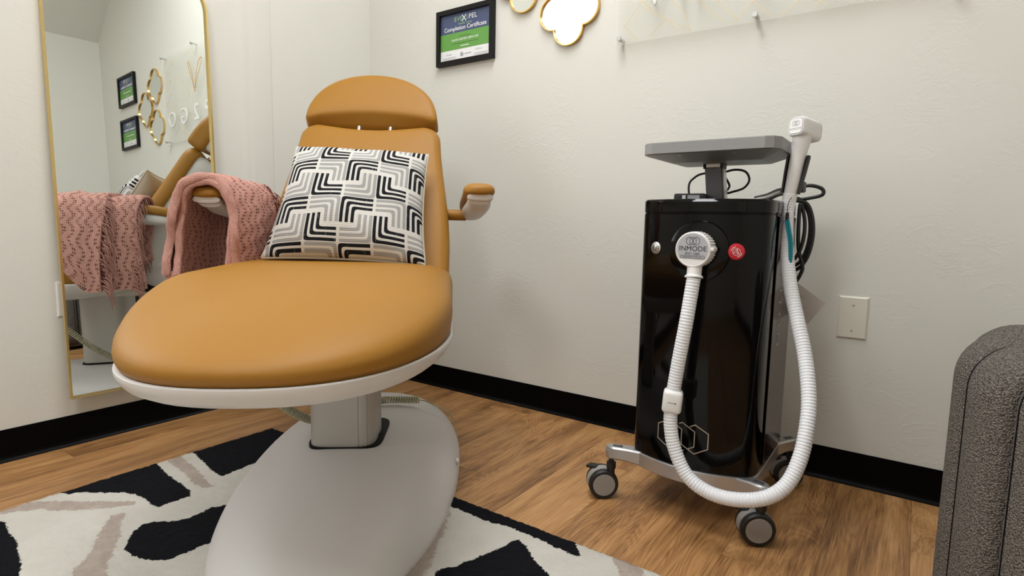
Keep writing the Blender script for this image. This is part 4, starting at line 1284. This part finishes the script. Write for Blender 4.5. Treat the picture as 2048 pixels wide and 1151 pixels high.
    for s in strokes:
        P = []
        for a, b in zip(s, s[1:]):
            for k in range(6): P.append(cut(a, b, k / 6))
        P.append(s[-1]); dens.append(P)
    V, F = merge_geo([poly_ribbon(p, 0.0024, emb) for p in dens])
    mo('hexagon_emblem', V, F, M['champagne'], e, smooth=False)
    # display folded flat on its post
    def rect(x0, x1, y0, y1, c, z): return [Vector(p) for p in ((x0 + c, y0, z), (x1 - c, y0, z), (x1 - c * 0.4, y0 + c * 0.25, z), (x1, y0 + c, z), (x1, y1 - c, z), (x1 - c, y1, z), (x0 + c, y1, z), (x0, y1 - c, z), (x0, y0 + c, z), (x0 + c * 0.4, y0 + c * 0.25, z))]
    X0, X1, Y0, Y1 = 1.633, 1.978, -0.475, -0.235
    V, F = loft([rect(X0 + 0.055, X1 - 0.055, Y0 + 0.09, Y1 - 0.02, 0.008, 0.938), rect(X0 + 0.006, X1 - 0.006, Y0 + 0.006, Y1 - 0.004, 0.032, 0.952), rect(X0, X1, Y0, Y1, 0.032, 0.955), rect(X0, X1, Y0, Y1, 0.032, 0.981), rect(X0 + 0.0003, X1 - 0.0003, Y0 + 0.0003, Y1 - 0.0003, 0.032, 0.983)])
    dsp = mo('display', V, F, M['display_grey'], e, smooth=False)
    box('screen', ((X0 + X1) / 2, (Y0 + Y1) / 2, 0.9836), (0.30, 0.20, 0.0015), M['gloss_black'], dsp)
    for sx in (1.735, 1.872):
        lathe('screw', [(0, 0), (0.003, 0), (0.003, 0.002), (0, 0.002)], axis_mtx((sx, -0.455, 0.9508), (0, -0.15, -1)), M['screw'], dsp, 12)
    post = box('display_post', (1.788, -0.305, 0.885), (0.046, 0.034, 0.108), M['alu_dark'], e, 0.002, 1, Matrix.Rotation(R(-6), 3, 'Y'))
    box('post_cover', (1.8105, -0.300, 0.885), (0.006, 0.030, 0.107), M['alu'], post, 0.001, 1, Matrix.Rotation(R(-6), 3, 'Y'))
    box('hinge', (1.785, -0.310, 0.937), (0.040, 0.036, 0.020), M['alu'], e, 0.003, 2)
    for dx in (-0.024, 0.024):
        box('hinge_bracket', (1.785 + dx, -0.310, 0.936), (0.005, 0.040, 0.022), M['rubber'], e, 0.001, 1)
    # cable from the display
    Z = 0.838
    tube('display_cable', [(1.700, -0.25, Z), (1.695, -0.25, 0.886), (1.709, -0.25, 0.907), (1.735, -0.25, 0.919), (1.79, -0.262, 0.919), (1.824, -0.25, 0.927), (1.853, -0.25, 0.92), (1.864, -0.25, 0.897), (1.851, -0.25, 0.876), (1.823, -0.25, 0.866), (1.80, -0.25, 0.862), (1.806, -0.23, 0.884), (1.796, -0.262, 0.915), (1.788, -0.27, 0.94)], 0.0032, M['cable'], e, 8)
    # handpiece holder
    tube('holder_arm', [(1.90, -0.33, 0.838), (1.93, -0.325, 0.846), (1.955, -0.32, 0.858), (1.985, -0.31, 0.864)], 0.0105, M['alu'], e, 12)
    hb, ht = Vector((1.986, -0.345, 0.845)), Vector((2.003, -0.345, 0.962))
    d = (ht - hb).normalized()
    m = axis_mtx(hb, d, (1, 0, 0))
    rings = []
    for f, rad in ((0.08, 0.0225), (0.5, 0.026), (0.85, 0.0275), (0.9, 0.0265)):
        r_o = []; r_i = []
        for k in range(25):
            a = R(-28 + 236 * k / 24)      # open towards the room
            r_o.append(m @ Vector((rad * math.cos(a), rad * math.sin(a), f * 0.117)))
            r_i.append(m @ Vector(((rad - 0.004) * math.cos(a), (rad - 0.004) * math.sin(a), f * 0.117)))
        rings.append(r_o + r_i[::-1])
    V, F = loft(rings)
    mo('holder_clip', V, F, M['rubber'], e, angle=40)
    box('holder_block', (1.997, -0.295, 0.873), (0.03, 0.05, 0.028), M['rubber'], e, 0.004)
    set_off((0, 0, 0))
laser_machine()

def handpiece():
    org = Vector((1.986, -0.345, 0.80))
    set_off(org)
    e = empty('laser_handpiece', org, 'white laser handpiece with long ribbed white hose, resting in the black holder', 'handpiece')
    hb, ht = Vector((1.9845, -0.345, 0.828)), Vector((2.004, -0.345, 0.985))
    d = (ht - hb).normalized()
    lathe('handle', [(0.0, 0.0), (0.0155, 0.0), (0.0165, 0.004), (0.0165, 0.024), (0.0150, 0.026), (0.0160, 0.03), (0.0172, 0.07), (0.0183, 0.11), (0.0196, 0.135), (0.0222, 0.155), (0.0235, 0.168), (0, 0.17)], axis_mtx(hb, d), M['white_plastic'], e, 28)
    # head: rounded block, badge end facing the room
    n = Vector((-0.42, -0.90, 0.10)).normalized()
    m = axis_mtx(ht + Vector((0.004, 0.004, 0.028)), n, (1, 0, 0))
    prof = [(0.0, -0.048, 0.5), (0.014, -0.046, 0.8), (0.022, -0.040, 1), (0.0245, -0.028, 1), (0.0245, -0.005, 1), (0.0225, 0.020, 1), (0.0215, 0.030, 1), (0.0200, 0.034, 1), (0.0, 0.034, 1)]
    rings = []
    for r, z, q in prof:
        rr = []
        for k in range(40):
            a = 2 * math.pi * k / 40; c, s = math.cos(a), math.sin(a); ex = 2 / 4.2
            rr.append(m @ Vector((r * 0.98 * math.copysign(abs(c) ** ex, c), r * 1.08 * math.copysign(abs(s) ** ex, s) - (0.004 if z < 0 else 0), z)))
        rings.append(rr)
    V, F = loft(rings)
    hd = mo('head', V, F, M['white_plastic'], e, angle=50)
    rr = lambda k, z: [m @ Vector((k * 0.0180 * math.copysign(abs(math.cos(a)) ** 0.42, math.cos(a)), k * 0.0195 * math.copysign(abs(math.sin(a)) ** 0.42, math.sin(a)), z)) for a in (2 * math.pi * q / 36 for q in range(36))]
    V, F = loft([rr(1, 0.0338), rr(1, 0.0347)])
    mo('badge_rim', V, F, M['grey_ink'], hd)
    V, F = loft([rr(0.93, 0.0346), rr(0.93, 0.0352)])
    bdg = mo('badge', V, F, M['white_plastic'], hd)
    f = lambda a, b, h: m @ Vector((a, b, 0.0353 + h))
    hx = lambda cx, cy, r: [(cx + r * 0.87 * math.sin(R(60 * k)), cy + r * math.cos(R(60 * k))) for k in range(6)]
    V, F = merge_geo([poly_ribbon(hx(x, 0.0065, 0.0062), 0.0006, f, True) for x in (-0.0052, 0, 0.0052)])
    mo('hexagon_emblem', V, F, M['grey_ink'], bdg, smooth=False)
    text('lettering', 'INMODE', 0.0078, m @ Matrix.Translation((0, -0.0075, 0.0353)), M['grey_ink'], bdg, spacing=1.08)
    for dx in (-0.020, 0.02):
        lathe('screw', [(0, 0), (0.0022, 0), (0.0022, 0.001), (0, 0.001)], m @ Matrix.Translation((dx, -0.018, 0.02)) @ Matrix.Rotation(R(90 if dx > 0 else -90), 4, 'Y') @ Matrix.Translation((0, 0, 0.002)), M['screw'], hd, 10)
    # hose
    pts = [(1.829, -0.583, 0.643), (1.825, -0.59, 0.589), (1.821, -0.6, 0.529), (1.809, -0.605, 0.43), (1.801, -0.61, 0.342), (1.802, -0.615, 0.281), (1.818, -0.62, 0.223), (1.852, -0.625, 0.17), (1.904, -0.63, 0.146), (1.966, -0.63, 0.146), (2.027, -0.62, 0.164), (2.066, -0.6, 0.199), (2.085, -0.57, 0.256), (2.09, -0.54, 0.324), (2.085, -0.51, 0.385), (2.065, -0.47, 0.469), (2.039, -0.44, 0.546), (2.013, -0.41, 0.626), (1.994, -0.38, 0.711), (1.985, -0.358, 0.786), (1.985, -0.345, 0.835)]
    P = resample(catmull(pts, 16), 0.00145)
    rf = lambda i: 0.0157 if i % 5 == 4 else (0.01685 if i % 5 in (1, 2) else 0.0166)
    V, F = tube_geo(P, 0.016, 20, rf)
    hose = mo('hose', V, F, M['hose'], e, angle=28)
    # ferrite clamp on the hose
    c = Vector((1.802, -0.611, 0.342))
    rot = Matrix.Rotation(R(18), 3, 'Z') @ Matrix.Rotation(R(4), 3, 'Y')
    cl = box('hose_clamp', c, (0.046, 0.044, 0.056), M['white_plastic'], hose, 0.009, 3, rot)
    xx = rot @ Vector((1, 0, 0)); zz = rot @ Vector((0, 0, 1)); yy = rot @ Vector((0, -1, 0))
    f3 = lambda a, b, h: c + xx * (0.0232 + h) + yy * a + zz * b
    V, F = merge_geo([poly_ribbon([(-0.006, -0.022), (0.006, -0.022), (0.008, -0.016), (0.006, 0.0), (0.008, 0.016), (0.006, 0.022), (-0.006, 0.022), (-0.008, 0.016), (-0.006, 0), (-0.008, -0.016)], 0.0009, f3, True)])
    mo('clamp_latch', V, F, M['grey_ink'], cl, smooth=False)
    f4 = lambda a, b, h: c + yy * (0.0222 + h) + xx * a + zz * b
    V, F = merge_geo([poly_ribbon([(-0.010, 0.0), (0.008, 0.0)], 0.0008, f4), poly_ribbon([(0.008, 0.002), (0.008, -0.003)], 0.0012, f4)])
    mo('clamp_mark', V, F, M['ink'], cl, smooth=False)
    # plug at the machine
    pm = axis_mtx((1.826, -0.547, 0.711), (0, -1, 0)) @ Matrix.Diagonal((1, 1, 0.85, 1))
    prof = [(0.0, 0.0), (0.043, 0.0), (0.043, 0.038), (0.0425, 0.052), (0.041, 0.055), (0.0395, 0.056), (0.0385, 0.0545), (0.0, 0.0545)]
    rings = []
    for r, z in prof:
        rr2 = []
        for k in range(144):
            a = 2 * math.pi * k / 144
            rad = r - (0.0022 if (k % 4 in (2, 3)) and r > 0.0424 and z < 0.045 else 0)
            rr2.append(pm @ Vector((rad * math.cos(a), rad * math.sin(a), z)))
        rings.append(rr2)
    V, F = loft(rings)
    plug = mo('plug', V, F, M['white_plastic'], e, angle=30)
    box('plug_tab', pm @ Vector((0.044, 0.002, 0.036)), (0.010, 0.03, 0.009), M['white_plastic'], plug, 0.002)
    lathe('plug_neck', [(0.0, 0.0), (0.0185, 0.0), (0.0175, 0.02), (0.0172, 0.036), (0.0215, 0.040), (0.0215, 0.0435), (0.0, 0.044)], axis_mtx((1.827, -0.573, 0.686), (0.03, -0.18, -1)), M['white_plastic'], plug, 24)
    lab = [(0.0372 * math.cos(R(a)), 0.0372 * math.sin(R(a))) for a in range(-38, 219, 6)]
    V, F = loft([[pm @ Vector((a, b, 0.0546)) for a, b in lab], [pm @ Vector((a, b, 0.0552)) for a, b in lab]])
    lb = mo('plug_label', V, F, M['label_grey'], plug, smooth=False)
    f5 = lambda a, b, h: pm @ Vector((a, b, 0.0553 + h))
    V, F = merge_geo([poly_ribbon(hx(x, 0.0205, 0.0098), 0.0009, f5, True) for x in (-0.0082, 0, 0.0082)])
    mo('hexagon_emblem', V, F, M['ink'], lb, smooth=False)
    text('lettering', 'INMODE', 0.0165, pm @ Matrix.Translation((0, 0.002, 0.0554)), M['ink'], lb, spacing=1.04, extrude=0.0003)
    text('lettering', '810 / 1064', 0.0078, pm @ Matrix.Translation((0, -0.0095, 0.0554)), M['ink'], lb, extrude=0.0003)
    V, F = poly_ribbon([(-0.027, -0.0205), (0.027, -0.0205), (0.0285, -0.019), (0.0285, -0.0155), (0.027, -0.014), (-0.027, -0.014), (-0.0285, -0.0155), (-0.0285, -0.019)], 0.0007, f5, True)
    mo('label_border', V, F, M['ink'], lb, smooth=False)
    text('lettering', 'LASER APERTURE AT DISTAL END', 0.0031, pm @ Matrix.Translation((0, -0.0172, 0.0554)), M['ink'], lb)
    # teal wrist strap
    tube('strap_loop', [(1.9945, -0.364, 0.842), (1.990, -0.372, 0.832), (1.988, -0.376, 0.815), (1.990, -0.380, 0.800)], 0.0010, M['cable'], e, 6)
    lathe('strap_bead', [(0, 0), (0.0042, 0.001), (0.0042, 0.021), (0, 0.022)], axis_mtx((1.990, -0.381, 0.783), (0, 0, 1)), M['rubber'], e, 12)
    for k, dx in enumerate((-0.0025, 0.003)):
        tube('strap', [(1.990 + dx, -0.382, 0.786), (1.996 + dx, -0.39, 0.765), (2.004 + dx, -0.399, 0.735), (2.0075 + dx * 0.7, -0.402, 0.70), (2.008, -0.402, 0.672)], 0.0031, M['teal'], e, 6)
    set_off((0, 0, 0))
handpiece()

def machine_extras():
    # coiled power cable hanging at the right side of the machine
    org = Vector((1.98, -0.135, 0.62))
    set_off(org)
    y = -0.135
    loop = []
    for k in range(3):
        w = (0.040, 0.046, 0.034)[k]; h = (0.094, 0.102, 0.086)[k]; cx = 1.970 + (0.0, 0.003, -0.006)[k]; cz = 0.752 - (0, 0.004, -0.006)[k]
        for a in range(90, 450, 30):
            loop.append((cx + w * math.cos(R(-a)), y - 0.008 * k + 0.006 * math.sin(R(a * 2)), cz + h * math.sin(R(a))))
    path = [(1.950, y, 0.868), (1.994, y - 0.005, 0.886), (2.030, y, 0.878), (2.033, y, 0.860), (1.995, y, 0.850)] + loop + [(1.985, y - 0.02, 0.72), (2.000, y - 0.02, 0.662), (1.996, y - 0.02, 0.636), (1.984, y - 0.02, 0.61)]
    o = tube('power_cable', path, 0.0052, M['cable'], None, 10, 8)
    o.location = org
    props(o, 'looped black power cable hanging beside the laser machine under the holder', 'cable')
    # laminated tag
    org = Vector((1.992, -0.205, 0.605))
    set_off(org)
    e = empty('laminated_tag', org, 'pale pink laminated tag hanging beside the laser machine behind the hose', 'tag')
    c = Vector((2.004, -0.150, 0.556)); xa = Vector((0.985, -0.17, 0)).normalized(); za = Vector((0, 0, 1)); a = R(-33)
    ex = xa * math.cos(a) + za * math.sin(a); ey = -xa * math.sin(a) + za * math.cos(a); n = ex.cross(ey)
    V = []; 
    q = [(-0.05, -0.038), (0.05, -0.038), (0.05, 0.038), (-0.05, 0.038)]
    a = R(33)
    V, F = loft([[c + ex * u + ey * v + n * d_ for u, v in q] for d_ in (-0.0006, 0.0006)])
    mo('sheet', V, F, M['laminate'], e, smooth=False)
    f = lambda u, v, h: c + ex * u + ey * v + n * (0.0007 + h)
    V, F = merge_geo([poly_ribbon([(-0.03, -0.012 - 0.008 * k), (0.02 - 0.004 * k, -0.008 - 0.008 * k)], 0.0011, f) for k in range(3)] + [poly_ribbon([(-0.035, 0.014), (0.0, 0.014)], 0.0011, f)])
    mo('handwriting', V, F, M['ink'], e, smooth=False)
    tube('tie', [c + ex * -0.045 + ey * 0.033, Vector((1.975, -0.150, 0.63)), Vector((1.996, -0.155, 0.64))], 0.0008, M['white_plastic'], e, 6)
    # small black adapter with printed labels on top of the machine
    org = Vector((1.735, -0.35, 0.834))
    set_off(org)
    e = empty('power_adapter', org, 'small black power adapter with printed labels lying on the machine top', 'adapter')
    box('casing', org + Vector((0, 0, 0.011)), (0.085, 0.04, 0.022), M['rubber'], e, 0.005, 2, Matrix.Rotation(R(6), 3, 'Z'))
    for dx, w, mt in ((-0.012, 0.009, 'paper'), (0.014, 0.032, 'label_grey')):
        box('sticker', org + Vector((dx, -0.0205 + dx * 0.105, 0.012)), (w, 0.0006, 0.010), M[mt], e, 0, 1, Matrix.Rotation(R(6), 3, 'Z'))
    set_off((0, 0, 0))
machine_extras()

# ------------------------------------------------------------------ channel-tufted armchair
def armchair():
    c = Vector((2.765, -0.70, 0))
    set_off(c)
    e = empty('armchair', c, 'taupe boucle barrel armchair with vertical channel tufting at the right edge', 'armchair')
    Rm = 0.355; th = 0.072
    n = 15; a0, a1 = 20, 300
    step = (a1 - a0) / n
    for k in range(n):
        am = a0 + step * (k + 0.5)
        rings = []
        hwd = Rm * R(step) / 2 * 1.03
        d = Vector((math.cos(R(am)), math.sin(R(am)), 0)); q = Vector((-d.y, d.x, 0))
        # path over the rim: outside bottom -> top -> inside bottom
        path = []
        for z in np.linspace(0.045, 0.515, 12): path.append((th, z))
        for a in range(5, 176, 10): path.append((th * math.cos(R(a)), 0.515 + 0.078 * math.sin(R(a))))
        for z in np.linspace(0.51, 0.30, 6): path.append((-th, z))
        V = []; 
        rows = []
        for (o, z) in path:
            row = []
            for j in range(11):
                f = -1 + 2 * j / 10
                bul = 0.042 * math.sqrt(max(0, 1 - f * f * 0.98))
                # outward direction of this path point
                if z <= 0.516 and o > 0: on = (1, 0)
                elif z <= 0.516: on = (-1, 0)
                else:
                    l = math.hypot(o, z - 0.515); on = (o / l, (z - 0.515) / l)
                rr = Rm + o + on[0] * (bul - 0.036)
                ww = hwd * (rr / Rm) * f
                row.append(c + d * rr + q * ww + Vector((0, 0, z + on[1] * (bul - 0.036))))
            rows.append(row)
        V, F = loft(rows, cap0=False, cap1=False, closed=False)
        # close the panel with a flat inner core
        ch = mo('channel', V, F, M['boucle'], e, angle=80)
        md = ch.modifiers.new('thick', 'SOLIDIFY'); md.thickness = 0.012; md.offset = -1
        if True:
            sp = [r[2] + (r[2] - r[5]) * 0.02 + (r[5] - r[8]).cross(Vector((0, 0, 1))) * 0 for r in rows[:24]]
            sp = [p + d * 0.0006 for p in sp]
            V, F = tube_geo(sp, 0.0011, 5)
            mo('seam', V, F, M['dark_gap'], ch)
    # core, seat and plinth
    def ringc(r, z): return [c + Vector((r * math.cos(R(a)), r * math.sin(R(a)), z)) for a in range(0, 360, 10)]
    V, F = loft([ringc(0.40, 0.02), ringc(0.41, 0.03), ringc(0.41, 0.05), ringc(0.36, 0.055), ringc(0.34, 0.26)])
    mo('plinth', V, F, M['boucle'], e)
    V, F = loft([ringc(0.26, 0.262), ringc(0.275, 0.28), ringc(0.275, 0.37), ringc(0.25, 0.395), ringc(0.15, 0.405)])
    mo('seat_cushion', V, F, M['boucle'], e)
    for a in (45, 135, 225, 315):
        lathe('foot', [(0, 0), (0.018, 0), (0.02, 0.024), (0, 0.024)], Matrix.Translation(c + Vector((0.3 * math.cos(R(a)), 0.3 * math.sin(R(a)), 0))), M['rubber'], e, 14)
    set_off((0, 0, 0))
armchair()
